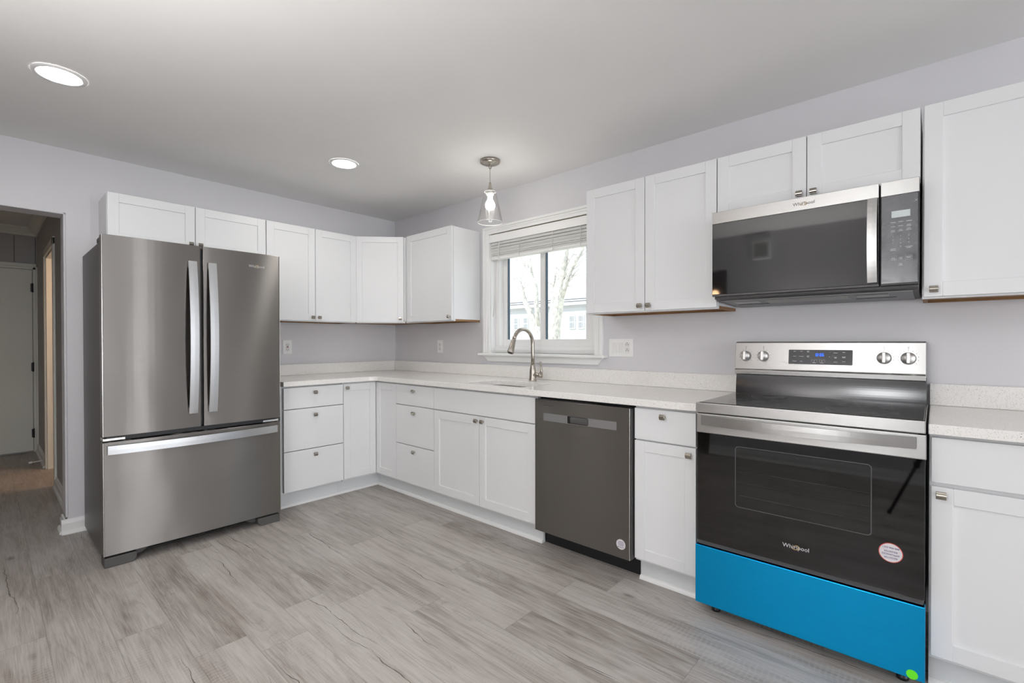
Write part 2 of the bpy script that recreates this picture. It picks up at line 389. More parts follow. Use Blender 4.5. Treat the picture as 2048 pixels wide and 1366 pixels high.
LW = Matrix.Rotation(R(90), 4, 'Z')                         # fronts that face +x: local x runs along +y, local -y points into the room
def arc(cx, cy, r, a0, a1, n=6): return [(cx + r * math.cos(R(a0 + (a1 - a0) * i / n)), cy + r * math.sin(R(a0 + (a1 - a0) * i / n))) for i in range(n + 1)]
def rrect(x0, x1, z0, z1, r, n=5):
    return arc(x1 - r, z1 - r, r, 0, 90, n) + arc(x0 + r, z1 - r, r, 90, 180, n) + arc(x0 + r, z0 + r, r, 180, 270, n) + arc(x1 - r, z0 + r, r, 270, 360, n)

# ------------------------------------------------------------------ the room shell
H = 2.40; YB = -3.78; XE = 9.6; XH = -3.30; JY = -2.418; WX0, WX1, WZ0, WZ1 = 1.335, 2.335, 1.104, 2.066
struct(MB().box(XH - .1, XE + .12, YB - 2.2, .0, -.06, 0).build('floor', 'floor'))
struct(MB().box(-.14, XE + .12, YB - .12, .15, H, H + .25).build('ceiling', 'ceiling'))
m = MB()
m.box(-.14, WX0, 0, .15, 0, H).box(WX1, XE + .12, 0, .15, 0, H).box(WX0, WX1, 0, .15, 0, WZ0).box(WX0, WX1, 0, .15, WZ1, H)
struct(m.build('wall_window', 'wall'))
m = MB().box(-.14, 0, JY, 0, 0, H).box(-.14, 0, -3.40, JY, 1.999, H).box(-.14, 0, YB - .12, -3.40, 0, H)
struct(m.build('wall_left', 'wall'))
# corner bead round the hall opening
m = MB()
m.box(-.147, .004, JY - .008, JY + .004, .10, 2.003, .003)
m.box(-.147, .004, -3.41, JY + .004, 1.991, 2.003, .003)
struct(m.build('trim_1', 'wall'))
DX0, DX1 = 1.25, 2.25                                        # dark doorway in the wall behind the camera
m = MB().box(-.14, DX0, YB - .12, YB, 0, H).box(DX0, DX1, YB - .12, YB, 2.03, H).box(DX1, 3.38, YB - .12, YB, 0, H).box(3.88, XE + .12, YB - .12, YB, 0, H).box(3.38, 3.88, YB - .12, YB, 0, 1.22).box(3.38, 3.88, YB - .12, YB, 1.68, H)
struct(m.build('wall_back', 'wall'))
m = MB().box(XE, XE + .12, YB, -3.68, 0, H).box(XE, XE + .12, -2.30, -1.11, 0, H).box(XE, XE + .12, -.89, 0, 0, H).box(XE, XE + .12, -1.11, -.89, 2.12, H).box(XE, XE + .12, -3.68, -2.30, 2.12, H)
struct(m.build('wall_right', 'wall'))
# invented patio door and sidelight, framing the added lights of the unseen end
m = MB()
for y in (-3.68, -3.02, -2.35): m.box(XE + .02, XE + .09, y, y + .05, 0, 2.12, .003)
m.box(XE + .02, XE + .09, -3.68, -2.30, 2.07, 2.12, .003).box(XE + .02, XE + .09, -3.68, -2.30, 0.0, .06, .003)
d2 = struct(m.build('added_patio_door', 'vinyl'))
struct(MB().box(XE + .05, XE + .056, -3.67, -2.31, .05, 2.08).build('pane', 'pane', d2))
m = MB()
for y in (-1.11, -.925): m.box(XE + .02, XE + .09, y, y + .035, .06, 2.07, .003)
m.box(XE + .02, XE + .09, -1.11, -.89, 2.07, 2.12, .003).box(XE + .02, XE + .09, -1.11, -.89, 0, .06, .003)
w2 = struct(m.build('added_sidelight', 'vinyl'))
struct(MB().box(XE + .05, XE + .056, -1.10, -.90, .05, 2.08).build('pane', 'pane', w2))
m = MB()                                                     # invented small window framing the added light behind the camera
for x in (3.38, 3.85): m.box(x, x + .03, YB - .09, YB - .03, 1.25, 1.65, .002)
m.box(3.38, 3.88, YB - .09, YB - .03, 1.22, 1.25, .002).box(3.38, 3.88, YB - .09, YB - .03, 1.65, 1.68, .002)
w3 = struct(m.build('added_back_window', 'vinyl'))
struct(MB().box(3.40, 3.86, YB - .065, YB - .06, 1.24, 1.66).build('pane', 'pane', w3))
# dark room behind that doorway
m = MB().box(DX0 - .6, DX1 + .6, YB - 2.1, YB - 2.0, 0, H).box(DX0 - .6, DX0 - .5, YB - 2.1, YB - .12, 0, H).box(DX1 + .5, DX1 + .6, YB - 2.1, YB - .12, 0, H).box(DX0 - .6, DX1 + .6, YB - 2.1, YB - .12, H, H + .1)
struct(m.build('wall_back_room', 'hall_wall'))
# hall beyond the left opening
HY = -2.365; HC = 2.44
m = MB()
m.box(XH - .1, XH, -3.62, HY + 1.3, 0, HC)
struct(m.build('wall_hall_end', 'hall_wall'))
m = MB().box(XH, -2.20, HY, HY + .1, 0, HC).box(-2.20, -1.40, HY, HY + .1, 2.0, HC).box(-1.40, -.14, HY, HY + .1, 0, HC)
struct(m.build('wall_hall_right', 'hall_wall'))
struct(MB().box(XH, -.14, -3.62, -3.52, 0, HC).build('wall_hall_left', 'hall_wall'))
struct(MB().box(XH - .1, -.14, -3.62, HY + 1.4, HC, HC + .1).build('ceiling_hall', 'ceiling'))
m = MB().box(XH, -.14, HY + 1.3, HY + 1.4, 0, HC).box(-.5, -.4, HY + .1, HY + 1.3, 0, HC)
struct(m.build('wall_side_room', 'ceiling'))
m = MB()                                                     # panelling grooves on the end wall
for y in (-3.3, -3.1, -2.87, -2.66, -2.535, -2.375): m.box(XH, XH + .0025, y - .004, y, 2.06, 2.34)
struct(m.build('trim_2', 'dark_slot'))
# crown moulding of the hall
prof = [(0, 0), (0, -.085), (.012, -.085), (.02, -.065), (.055, -.025), (.07, -.015), (.07, 0)]
m = MB().prism([(XH + a, HC + b) for a, b in prof], 'y', -3.52, HY)
m.prism([(HY - a, HC + b) for a, b in prof], 'x', XH, -.14)
struct(m.build('trim_3', 'hall_white'))
# end door of the hall
d1 = struct(MB().box(XH + .002, XH + .03, -3.25, -2.405, .018, 1.985, .003).build('door_1', 'hall_white'))
m = MB()
m.box(XH + .001, XH + .022, -2.402, -2.372, 0, 2.02, .004).box(XH + .001, XH + .03, -2.380, -2.338 + .0, 0, 2.05, .006).box(XH + .001, XH + .022, -3.30, -2.372, 1.988, 2.02, .004).box(XH + .001, XH + .03, -3.30, -2.338, 2.012, 2.05, .006)
struct(m.build('door_casing', 'hall_white', d1))
for z in (1.79, .93, .21):
    struct(MB().box(XH + .022, XH + .042, -2.418, -2.398, z - .045, z + .045, .002).lathe([(.006, z - .05), (.006, z + .05)], (XH + .04, -2.402, 0), n=10).build('hinge', 'black', d1))
# side doorway casing of the hall
m = MB()
for a, b in ((-2.265, -2.20), (-1.40, -1.335)):
    m.box(a, b, HY - .016, HY, 0, 2.06, .004)
m.box(-2.265, -1.335, HY - .016, HY, 2.0, 2.065, .004)
m.box(-2.20, -2.185, HY, HY + .1, 0, 2.0).box(-1.415, -1.40, HY, HY + .1, 0, 2.0).box(-2.20, -1.40, HY, HY + .1, 1.985, 2.0)
d3 = struct(m.build('door_3', 'hall_white'))
lamp('side_room_lamp', 'POINT', (-1.3, -1.55, 1.9), 22, (1.0, 0.66, 0.42), shadow_soft_size=.1)
# baseboards: moulded board with a quarter round at its foot
bp_ = [(0, 0), (.028, 0), (.028, .006), (.024, .017), (.015, .024), (.015, .066), (.010, .074), (.008, .086), (0, .090)]
def baseboard_y(name, x, sgn, y0, y1): return struct(MB().prism([(x + sgn * a, b) for a, b in bp_], 'y', y0, y1).build(name, 'trim'))
def baseboard_x(name, y, sgn, x0, x1): return struct(MB().prism([(y + sgn * a, b) for a, b in bp_], 'x', x0, x1).build(name, 'trim'))
baseboard_y('baseboard_left', 0.0, 1, JY - .028, -2.30 + .55)
baseboard_x('baseboard_jamb', JY - .008, -1, -.147, .0)
baseboard_x('baseboard_hall_right', HY, -1, -1.335, -.15)
baseboard_x('baseboard_hall_far', HY, -1, XH, -2.265)
baseboard_x('baseboard_back', YB, 1, DX1, XE)
# door stop springing from the hall baseboard
tag(MB().tube([(-2.38, HY - .02, .055), (-2.38, HY - .095, .05)], .006, 8).lathe([(.011, HY - .118), (.011, HY - .095)], (-2.38, 0, .05), 'y', 10).build('door_stop', 'trim'), 'small white spring door stop on the hall baseboard', 'door stop')

# ------------------------------------------------------------------ the kitchen window
w1 = bpy.data.objects.new('window_1', None); COL.objects.link(w1); w1.location = (1.835, 0, 1.1); struct(w1)
m = MB()                                                     # painted reveal
m.box(WX0, WX0 + .012, 0, .15, WZ0, WZ1).box(WX1 - .012, WX1, 0, .15, WZ0, WZ1).box(WX0, WX1, .03, .15, WZ1 - .008, WZ1)
struct(m.build('reveal', 'trim', w1))
struct(MB().box(WX0 + .012, WX1 - .012, .001, .03, WZ1 - .006, WZ1 - .001).build('bare_wood_gap', 'wood_raw', w1))
def casing(x0, x1, z0, z1, vertical, inner):
    m.box(x0, x1, -.016, 0, z0, z1, .002)
m = MB()
CX0, CX1, CZ1 = 1.272, 2.398, 2.124
m.box(CX0, WX0 + .004, -.016, 0, 1.104, WZ1 - .002, .002).box(CX0, CX0 + .020, -.024, -.012, 1.104, CZ1 - .020, .003).box(CX0 + .030, CX0 + .038, -.020, -.012, 1.104, CZ1 - .03, .002)
m.box(WX1 - .004, CX1, -.016, 0, 1.104, WZ1 - .002, .002).box(CX1 - .020, CX1, -.024, -.012, 1.104, CZ1 - .020, .003).box(CX1 - .038, CX1 - .030, -.020, -.012, 1.104, CZ1 - .03, .002)
m.box(CX0, CX1, -.016, 0, WZ1 - .002, CZ1, .002).box(CX0, CX1, -.024, -.012, CZ1 - .020, CZ1, .003).box(CX0 + .03, CX1 - .03, -.020, -.012, CZ1 - .038, CZ1 - .030, .002)
struct(m.build('casing', 'trim', w1))
struct(MB().box(1.248, 2.430, -.062, .08, 1.084, 1.104, .004).build('window_sill', 'trim', w1))
m = MB().prism([(1.270, 1.084), (2.398, 1.084), (2.355, 1.036), (1.330, 1.036)], 'y', -.020, 0, .002)
m.prism([(1.268, 1.084), (2.400, 1.084), (2.389, 1.072), (1.279, 1.072)], 'y', -.026, -.018, .002)
struct(m.build('apron', 'trim', w1))
FX0, FX1, FZ0, FZ1 = WX0 + .012, WX1 - .012, WZ0, WZ1 - .008
m = MB()                                                     # fixed vinyl frame
m.box(FX0, FX0 + .045, .05, .13, FZ0 + .055, FZ1 - .045, .002).box(FX1 - .045, FX1, .05, .13, FZ0 + .055, FZ1 - .045, .002).box(FX0, FX1, .05, .13, FZ0, FZ0 + .055, .003).box(FX0, FX1, .05, .13, FZ1 - .045, FZ1, .003)
m.box(FX0, FX1, .038, .0498, FZ0, FZ0 + .03, .002)
struct(m.build('window_frame', 'vinyl', w1))
def sash(x0, x1, y0, y1, gx0, gx1):
    m = MB(); z0, z1 = FZ0 + .055, FZ1 - .045
    m.box(x0, gx0, y0, y1, 1.212, z1 - .05, .002).box(gx1, x1, y0, y1, 1.212, z1 - .05, .002).box(x0, x1, y0, y1, z0, 1.212, .002).box(x0, x1, y0, y1, z1 - .05, z1, .002)
    s = struct(m.build('sash', 'vinyl', w1))
    ym = (y0 + y1) / 2
    struct(MB().box(gx0 + .010, gx1 - .004, ym - .003, ym + .003, 1.214, z1 - .05).build('pane', 'pane', s))
    struct(MB().box(gx0 + .006, gx0 + .012, ym - .010, ym + .008, 1.212, z1 - .05).build('gasket', 'gasket', s))
sash(FX0 + .045, 1.835, .098, .124, 1.435, 1.785)
sash(1.805, FX1 - .045, .064, .092, 1.852, 2.215)

# blind pulled up in the head of the window
bl = thing('window_blind', (1.835, .01, 1.86), 'white slatted window blind pulled up above the sink window', 'blind')
MB().box(WX0 + .004, WX1 - .004, -.018, -.006, 1.994, 2.056, .003).box(WX0 + .004, WX0 + .012, -.018, .03, 1.994, 2.056, .002).build('valance', 'trim', bl)
MB().box(WX0 + .02, WX1 - .02, 0, .045, 2.01, 2.052, .002).build('headrail', 'blind', bl)
m = MB()
for i in range(10):
    z = 1.886 + i * .0112 + random.uniform(-.0012, .0012)
    a = random.uniform(-.0016, .0016)
    m.prism([(-.008 - .0012 * (i % 3), z - .0053 + a), (.044, z - .0053 - a), (.044, z + .0042 - a), (.020, z + .0054), (-.0055 - .0012 * (i % 3), z + .0046 + a)], 'x', WX0 + .022, WX1 - .022)
m.build('slats', 'blind', bl)
MB().box(WX0 + .022, WX1 - .022, -.008, .044, 1.856, 1.879, .004).build('bottom_rail', 'trim', bl)
for x in (1.44, 1.66, 1.98, 2.22):
    MB().tube([(x, -.013, 2.0), (x + .004, -.015, 1.94), (x - .003, -.014, 1.90), (x, -.012, 1.855)], .0022, 6).build('ladder_cord', 'blind', bl)
MB().tube([(1.462, -.022, 1.995), (1.430, -.022, 1.69), (1.392, -.022, 1.395)], [.0035, .0035, .0045], 8).build('tilt_wand', 'blind', bl)

# ------------------------------------------------------------------ cabinets
def shaker(M, x0, x1, z0, z1, yf, stile=.055, th=.019):
    m = MB(M); yb = yf + th; b = .0012
    m.box(x0, x0 + stile, yf, yb, z0, z1, b, 1).box(x1 - stile, x1, yf, yb, z0, z1, b, 1)
    m.box(x0 + stile, x1 - stile, yf + .0003, yb, z0, z0 + stile, b, 1).box(x0 + stile, x1 - stile, yf + .0003, yb, z1 - stile, z1, b, 1)
    m.box(x0 + stile - .002, x1 - stile + .002, yf + .0075, yb - .003, z0 + stile - .002, z1 - stile + .002)
    return m
def slab(M, x0, x1, z0, z1, yf, th=.019):
    return MB(M).box(x0, x1, yf, yf + th, z0, z1, .0016, 2)
KNOB_P = [(-.013, 0), (-.013, -.004), (-.011, -.0062), (-.0085, -.0066), (-.0045, -.0098), (0, -.0108), (.0045, -.0098), (.0085, -.0066), (.011, -.0062), (.013, -.004), (.013, 0)]
def knob(M, x, z, yf, parent):
    m = MB(M)
    m.lathe([(.0085, yf), (.0075, yf - .004), (.0058, yf - .008), (.0058, yf - .016)], (x, 0, z), 'y', 14)
    m.prism([(yf - .015 + b, z + a) for a, b in KNOB_P], 'x', x - .013, x + .013, .0008, 1)
    m.build('knob', 'nickel_dark', parent)
def fronts(M, root, lst, yf):
    for f in lst:
        x0, x1, z0, z1 = f['r']
        if f['t'] == 'door': p = shaker(M, x0, x1, z0, z1, yf, f.get('st', .055)).build('door', 'cabinet', root)
        else: p = slab(M, x0, x1, z0, z1, yf).build('drawer' if f['t'] == 'drawer' else 'false_front', 'cabinet', root)
        for k in f.get('k', []): knob(M, k[0], k[1], yf, p)

G = .0018
UB, UT, UF = 1.358, 2.108, -.311
def upper(label, M, x0, x1, z0, lst, sides=(True, True)):
    c = M @ Vector(((x0 + x1) / 2, -.15, z0))
    root = thing('wall_cabinet', c, label, 'cabinet', 'white shaker wall cabinets')
    yb = UF + .0205
    m = MB(M).box(x0, x1, -.002, yb, z0 + .016, UT - .001, .001, 1)
    m.box(x0 + .0005, x1 - .0005, yb + .019, yb + .0005, z0, z0 + .0155, .0008, 1)
    m.build('carcass', 'cabinet', root)
    m = MB(M).box(x0 + .016, x1 - .016, -.004, yb + .020, z0 + .011, z0 + .0155)
    m.box(x0 + .0008, x0 + .016, -.004, yb + .020, z0 + .001, z0 + .0155).box(x1 - .016, x1 - .0008, -.004, yb + .020, z0 + .001, z0 + .0155)
    m.box(x0 + .016, x1 - .016, -.018, -.004, z0 + .001, z0 + .0155)
    m.build('bottom_panel', 'wood', root)
    fronts(M, root, lst, UF)
    return root
def pair(x0, xm, x1, z0, z1, kz, kd=.027):
    return [dict(t='door', r=(x0 + G, xm - G, z0, z1), k=[(xm - kd, kz)]), dict(t='door', r=(xm + G, x1 - G, z0, z1), k=[(xm + kd, kz)])]
DZ0 = UB + .007; KZ = 1.393
# over the fridge (left wall): z 1.815 up
upper('short two-door white wall cabinet above the refrigerator', LW, -2.258, -1.347, 1.810, pair(-2.258, -1.800, -1.347, 1.817, UT, 1.853))
upper('tall two-door white wall cabinet between the refrigerator and the corner cabinet', LW, -1.3445, -.604, UB, pair(-1.3445, -.9695, -.604, DZ0, UT, KZ))
upper('single-door white wall cabinet left of the sink window', Matrix.Identity(4), .588, 1.2188, UB, [dict(t='door', r=(.632, 1.2188 - G, DZ0, UT), k=[(1.194, KZ)])])
upper('two-door white wall cabinet between the window and the microwave', Matrix.Identity(4), 2.459, 3.2275, UB, pair(2.459, 2.8405, 3.2275, DZ0, UT, KZ))
upper('short two-door white wall cabinet above the microwave', Matrix.Identity(4), 3.2285, 3.9988, 1.818, pair(3.2285, 3.6139, 3.9988, 1.825, UT, 1.853))
upper('single-door white wall cabinet at the right edge beside the microwave', Matrix.Identity(4), 4.0035, 4.46, UB, [dict(t='door', r=(4.0085, 4.46 - G, DZ0, UT), k=[(4.038, KZ)])])
# diagonal corner cabinet
P0, P1 = Vector((.2925, -.6025)), Vector((.586, -.2925))
ang = math.atan2(P1.y - P0.y, P1.x - P0.x); wlen = (P1 - P0).length
DM = Matrix.Translation((P0.x, P0.y, 0)) @ Matrix.Rotation(ang, 4, 'Z')
root = thing('wall_cabinet', (.28, -.28, UB), 'diagonal white corner wall cabinet with one narrow door', 'cabinet', 'white shaker wall cabinets')
poly = [(.002, -.002), (.586, -.002), (.586, -.2925), (.2925, -.6025), (.002, -.6025)]
MB().prism(poly, 'z', UB + .016, UT - .001).build('carcass', 'cabinet', root)
def inset(pts, d):
    c = Vector((.25, -.25)); return [tuple(c + (Vector(p) - c) * (1 - d)) for p in pts]
MB().prism(inset(poly, .04), 'z', UB + .006, UB + .0155).build('bottom_panel', 'wood', root)
MB(DM).box(.004, wlen - .004, 0, .016, UB, UB + .03, .001, 1).build('face_frame', 'cabinet', root)
fronts(DM, root, [dict(t='door', r=(.0105, wlen - .016, DZ0, UT), k=[(wlen - .042, KZ + .004)], st=.050)], -.0195)

BF = -.626; BZ0, BZ1 = .128, .868
def base(label, M, x0, x1, lst, hollow=False):
    c = M @ Vector(((x0 + x1) / 2, -.3, 0))
    root = thing('base_cabinet', c, label, 'cabinet', 'white shaker base cabinets')
    if hollow: MB(M).box(x0, x0 + .018, -.002, BF + .0205, .112, .8795).box(x1 - .018, x1, -.002, BF + .0205, .112, .8795).box(x0 + .018, x1 - .018, -.002, BF + .0205, .112, .130).box(x0 + .018, x1 - .018, -.002, -.012, .130, .8795).box(x0 + .018, x1 - .018, BF + .0265, BF + .0205, .700, .8795).build('carcass', 'cabinet', root)
    else: MB(M).box(x0, x1, -.002, BF + .0205, .112, .8795, .001, 1).build('carcass', 'cabinet', root)
    MB(M).box(x0, x1, -.535, -.552, .0, .112).build('toe_kick', 'toe', root)
    fronts(M, root, lst, BF)
    return root
def drawers(x0, x1, kx):
    return [dict(t='drawer', r=(x0, x1, .7165, BZ1), k=[(kx, .826)]), dict(t='drawer', r=(x0, x1, .4175, .7115), k=[(kx, .662)]), dict(t='drawer', r=(x0, x1, BZ0, .4125), k=[(kx, .372)])]
I4 = Matrix.Identity(4)
root = base('white three-drawer base cabinet beside the refrigerator', LW, -1.371, -.911, [])
fronts(LW, root, drawers(-1.360, -.9125, -1.137), -.640)
base('white three-drawer base cabinet between the corner and the sink cabinet', I4, .9215, 1.3845, drawers(.9230, 1.3830, 1.157))
base('white sink base cabinet with wide false front and two doors', I4, 1.3855, 2.3145,
     [dict(t='panel', r=(1.387, 2.312, .7165, BZ1)), dict(t='door', r=(1.387, 1.8457 - G, BZ0, .7095), k=[(1.826, .680)]), dict(t='door', r=(1.8457 + G, 2.312, BZ0, .7095), k=[(1.882, .680)])], True)
base('narrow white base cabinet with drawer between the dishwasher and the range', I4, 2.9385, 3.2435,
     [dict(t='drawer', r=(2.942, 3.242, .7165, BZ1), k=[(3.090, .837)]), dict(t='door', r=(2.942, 3.242, BZ0, .7095), k=[(3.214, .676)], st=.052)])
base('white base cabinet with drawer at the right edge beside the range', I4, 4.0285, 4.60,
     [dict(t='drawer', r=(4.034, 4.596, .7165, BZ1), k=[(4.315, .83)]), dict(t='door', r=(4.034, 4.596, BZ0, .7025), k=[(4.059, .678)])])
# corner base with a folding door round the inside corner
root = thing('base_cabinet', (.4, -.4, 0), 'white corner base cabinet with folded two-leaf door', 'cabinet', 'white shaker base cabinets')
MB().prism([(.002, -.910), (.6195, -.910), (.6195, -.6055), (.9205, -.6055), (.9205, -.002), (.002, -.002)], 'z', .112, .8795).build('carcass', 'cabinet', root)
MB().prism([(.535, -.910), (.552, -.910), (.552, -.552), (.9205, -.552), (.9205, -.535), (.535, -.535)], 'z', 0, .112).build('toe_kick', 'toe', root)
fronts(LW, root, [dict(t='door', r=(-.9085, -.6275, BZ0, BZ1), k=[(-.884, .838)])], -.640)
fronts(I4, root, [dict(t='door', r=(.6415, .9195, BZ0, BZ1))], BF)
# shoe moulding along the toe kicks
q = [(0, 0), (.017, 0), (.015, .010), (.009, .017), (0, .019)]
m = MB().prism([(.552 + a, b) for a, b in q], 'y', -1.371, -.569)
m.prism([(-.552 - a, b) for a, b in q], 'x', .552, 2.3145)
struct(m.build('trim_4', 'trim'))
struct(MB().prism([(-.552 - a, b) for a, b in q], 'x', 2.9385, 3.2435).build('trim_5', 'trim'))
struct(MB().prism([(-.552 - a, b) for a, b in q], 'x', 4.0285, 4.60).build('trim_6', 'trim'))

# ------------------------------------------------------------------ worktops
def plate_with_hole(outer, hole, z0, z1):
    t = bmesh.new(); es = []
    for loop in ([outer, hole] if hole else [outer]):
        vs_ = [t.verts.new((x, y, z0)) for x, y in loop]
        es += [t.edges.new((vs_[i], vs_[(i + 1) % len(vs_)])) for i in range(len(vs_))]
    bmesh.ops.triangle_fill(t, use_beauty=True, edges=es)
    r = bmesh.ops.extrude_face_region(t, geom=t.faces[:])
    bmesh.ops.translate(t, verts=[v for v in r['geom'] if isinstance(v, bmesh.types.BMVert)], vec=(0, 0, z1 - z0))
    bmesh.ops.recalc_face_normals(t, faces=t.faces[:])
    sharp = [e for e in t.edges if len(e.link_faces) == 2 and e.calc_face_angle(0) > 1.2 and abs(e.verts[0].co.z - e.verts[1].co.z) < 1e-5]
    bmesh.ops.bevel(t, geom=sharp, offset=.0025, segments=2, profile=.5, affect='EDGES')
    return t
CT0, CT1 = .881, .915
HX0, HX1, HY0, HY1 = 1.655, 2.170, -.568, -.262
outer = [(.0015, -.0015), (3.2545, -.0015), (3.2545, -.654)] + arc(.668 + .06, -.654 - .06, .06, 90, 180, 8) + [(.668, -1.372), (.0015, -1.372)]
hole = rrect(HX0, HX1, HY0, HY1, .055, 6)
t = plate_with_hole(outer, hole, CT0, CT1); m = MB(); m._merge(t)
tag(m.build('worktop', 'quartz'), 'speckled white quartz worktop turning the corner round the sink', 'worktop', 'quartz worktops')
tag(MB().box(4.0265, 4.62, -.654, -.0015, CT0, CT1, .0025).build('worktop', 'quartz'), 'short speckled quartz worktop at the right edge beside the range', 'worktop', 'quartz worktops')
tag(MB().box(.0015, .0215, -1.372, -.0215, CT1 + .0005, 1.008, .002).build('backsplash', 'quartz'), 'speckled quartz backsplash strip on the wall beside the refrigerator', 'backsplash', 'quartz backsplashes')
tag(MB().box(.0215, 3.2545, -.0215, -.0015, CT1 + .0005, 1.008, .002).build('backsplash', 'quartz'), 'long speckled quartz backsplash strip under the sink window', 'backsplash', 'quartz backsplashes')
tag(MB().box(4.0265, 4.62, -.0215, -.0015, CT1 + .0005, 1.008, .002).build('backsplash', 'quartz'), 'short speckled quartz backsplash strip right of the range', 'backsplash', 'quartz backsplashes')

# undermount sink
sk = thing('sink', ((HX0 + HX1) / 2, (HY0 + HY1) / 2, .68), 'stainless undermount sink set into the quartz worktop', 'sink')
t = bmesh.new(); rings = []
for (d, z, r) in ((.030, .8805, .07), (-.004, .8805, .055), (-.004, .72, .05), (.02, .695, .04), (.04, .690, .035)):
    dd = d if z < .85 else (-d if d > 0 else d * -1)
    off = {0: .022, 1: .004, 2: .004, 3: -.012, 4: -.04}[len(rings)]
    rings.append([t.verts.new((x, y, z)) for x, y in rrect(HX0 - off, HX1 + off, HY0 - off, HY1 + off, max(.02, .055 + off), 6)])
for a, b in zip(rings, rings[1:]):
    for i in range(len(a)): t.faces.new((a[i], a[(i + 1) % len(a)], b[(i + 1) % len(a)], b[i]))
t.faces.new(rings[-1])
m = MB(); m._merge(t, True); m.build('bowl', 'sink', sk)
MB().lathe([(.045, .6905), (.045, .693), (.038, .6935), (.030, .691), (.012, .691)], ((HX0 + HX1) / 2, (HY0 + HY1) / 2 + .02, 0), 'z', 24).build('drain', 'chrome', sk)

# faucet
fx, fy_ = 1.906, -.150
fa = thing('faucet', (fx, fy_, .9155), 'brushed nickel pull-down gooseneck faucet behind the sink', 'faucet')
MB().lathe([(.0285, .9155), (.0285, .919), (.026, .925), (.024, .955), (.0235, .985), (.020, 1.005), (.0165, 1.022), (.0155, 1.03)], (fx, fy_, 0), 'z', 24).build('body', 'nickel', fa)
pts = [(fx, fy_, 1.02), (fx, fy_, 1.10), (fx, fy_, 1.175)]
for i in range(0, 15):
    a = R(i * 163 / 14); pts.append((fx, fy_ - .103 + .103 * math.cos(a), 1.178 + .103 * math.sin(a)))
MB().tube(pts, .0135, 14).build('spout', 'nickel', fa)
e0, e1 = Vector(pts[-2]), Vector(pts[-1]); d = (e1 - e0).normalized()
MB().tube([e1 - d * .004, e1 + d * .004, e1 + d * .012, e1 + d * .05, e1 + d * .092, e1 + d * .098], [.0142, .0155, .0150, .019, .0235, .022], 16).build('spray_head', 'nickel', fa)
MB().tube([e1 + d * .0975, e1 + d * .101], [.018, .017], 16).build('spray_face', 'black', fa)
MB().lathe([(.016, fx + .015), (.0175, fx + .03), (.0175, fx + .058), (.015, fx + .064), (.019, fx + .066), (.019, fx + .078), (.012, fx + .082)], (0, fy_, .957), 'x', 18).build('valve', 'nickel', fa)
MB().tube([(fx + .073, fy_, .965), (fx + .079, fy_ + .002, .99), (fx + .073, fy_ + .004, 1.02), (fx + .066, fy_ + .006, 1.052)], [.012, .0085, .0055, .0075], 10).build('lever', 'nickel', fa)

# ------------------------------------------------------------------ outlets and switches
def outlet(M, x, z, label, gfci=False):
    c = M @ Vector((x, 0, z)); root = thing('wall_outlet', c, label, 'outlet', 'wall outlets')
    MB(M).box(x - .037, x + .037, -.006, -.0005, z - .0585, z + .0585, .002).build('cover_plate', 'plate', root)
    r = MB(M).box(x - .0165, x + .0165, -.0085, -.005, z - .0335, z + .0335, .0012).build('receptacle', 'rocker', root)
    for dz in (-.020, .020):
        m = MB(M)
        m.box(x - .0085, x - .0060, -.0089, -.008, z + dz - .004, z + dz + .005).box(x + .0060, x + .0085, -.0089, -.008, z + dz - .004, z + dz + .005)
        m.lathe([(.0024, -.0089), (.0024, -.008)], (x, 0, z + dz - .0095), 'y', 10)
        m.build('socket_holes', 'dark_slot', r)
    if gfci:
        MB(M).box(x - .007, x + .007, -.0098, -.008, z + .0008, z + .0055).build('test_button', 'black', r)
        MB(M).box(x - .007, x + .007, -.0098, -.008, z - .0062, z - .0015).build('reset_button', 'red', r)
    return root
outlet(LW, -1.066, 1.153, 'white safety outlet with dark centre buttons next to the refrigerator', True)
outlet(I4, .704, 1.152, 'plain white outlet on the wall left of the sink window')
root = thing('switch_plate', (2.5255, 0, 1.153), 'white three-gang plate with two rocker switches and an outlet', 'switch')
MB().box(2.4385, 2.6125, -.006, -.0005, 1.0945, 1.2115, .002).build('cover_plate', 'plate', root)
for x, a in ((2.4795, .004), (2.5255, -.004)):
    MB().prism([(-.006, 1.153 - .0335), (-.0085 - max(a, 0), 1.153 - .0335), (-.0075, 1.153), (-.0085 + min(a, 0), 1.153 + .0335), (-.006, 1.153 + .0335)], 'x', x - .0165, x + .0165).build('rocker', 'rocker', root)
r = MB().box(2.5715 - .0165, 2.5715 + .0165, -.0085, -.005, 1.1195, 1.1865, .0012).build('receptacle', 'rocker', root)
for dz in (-.018, .020):
    m = MB(); x, z = 2.5715, 1.153 + dz
    m.box(x - .0085, x - .0055, -.0089, -.008, z - .004, z + .005).box(x + .0055, x + .0085, -.0089, -.008, z - .004, z + .005).lathe([(.0028, -.0089), (.0028, -.008)], (x, 0, z + .0105), 'y', 10)
    m.build('socket_holes', 'dark_slot', r)
# square chime on the wall behind the camera (it shows in the microwave glass)
root = thing('door_chime', (2.62, YB, 2.20), 'square white chime box mirrored in the microwave glass', 'chime')
MB().box(2.53, 2.71, YB + .0005, YB + .045, 2.10, 2.30, .004).build('housing', 'plate', root)
MB().box(2.555, 2.685, YB + .044, YB + .047, 2.125, 2.275, .001).build('grille', 'hall_wall', root)

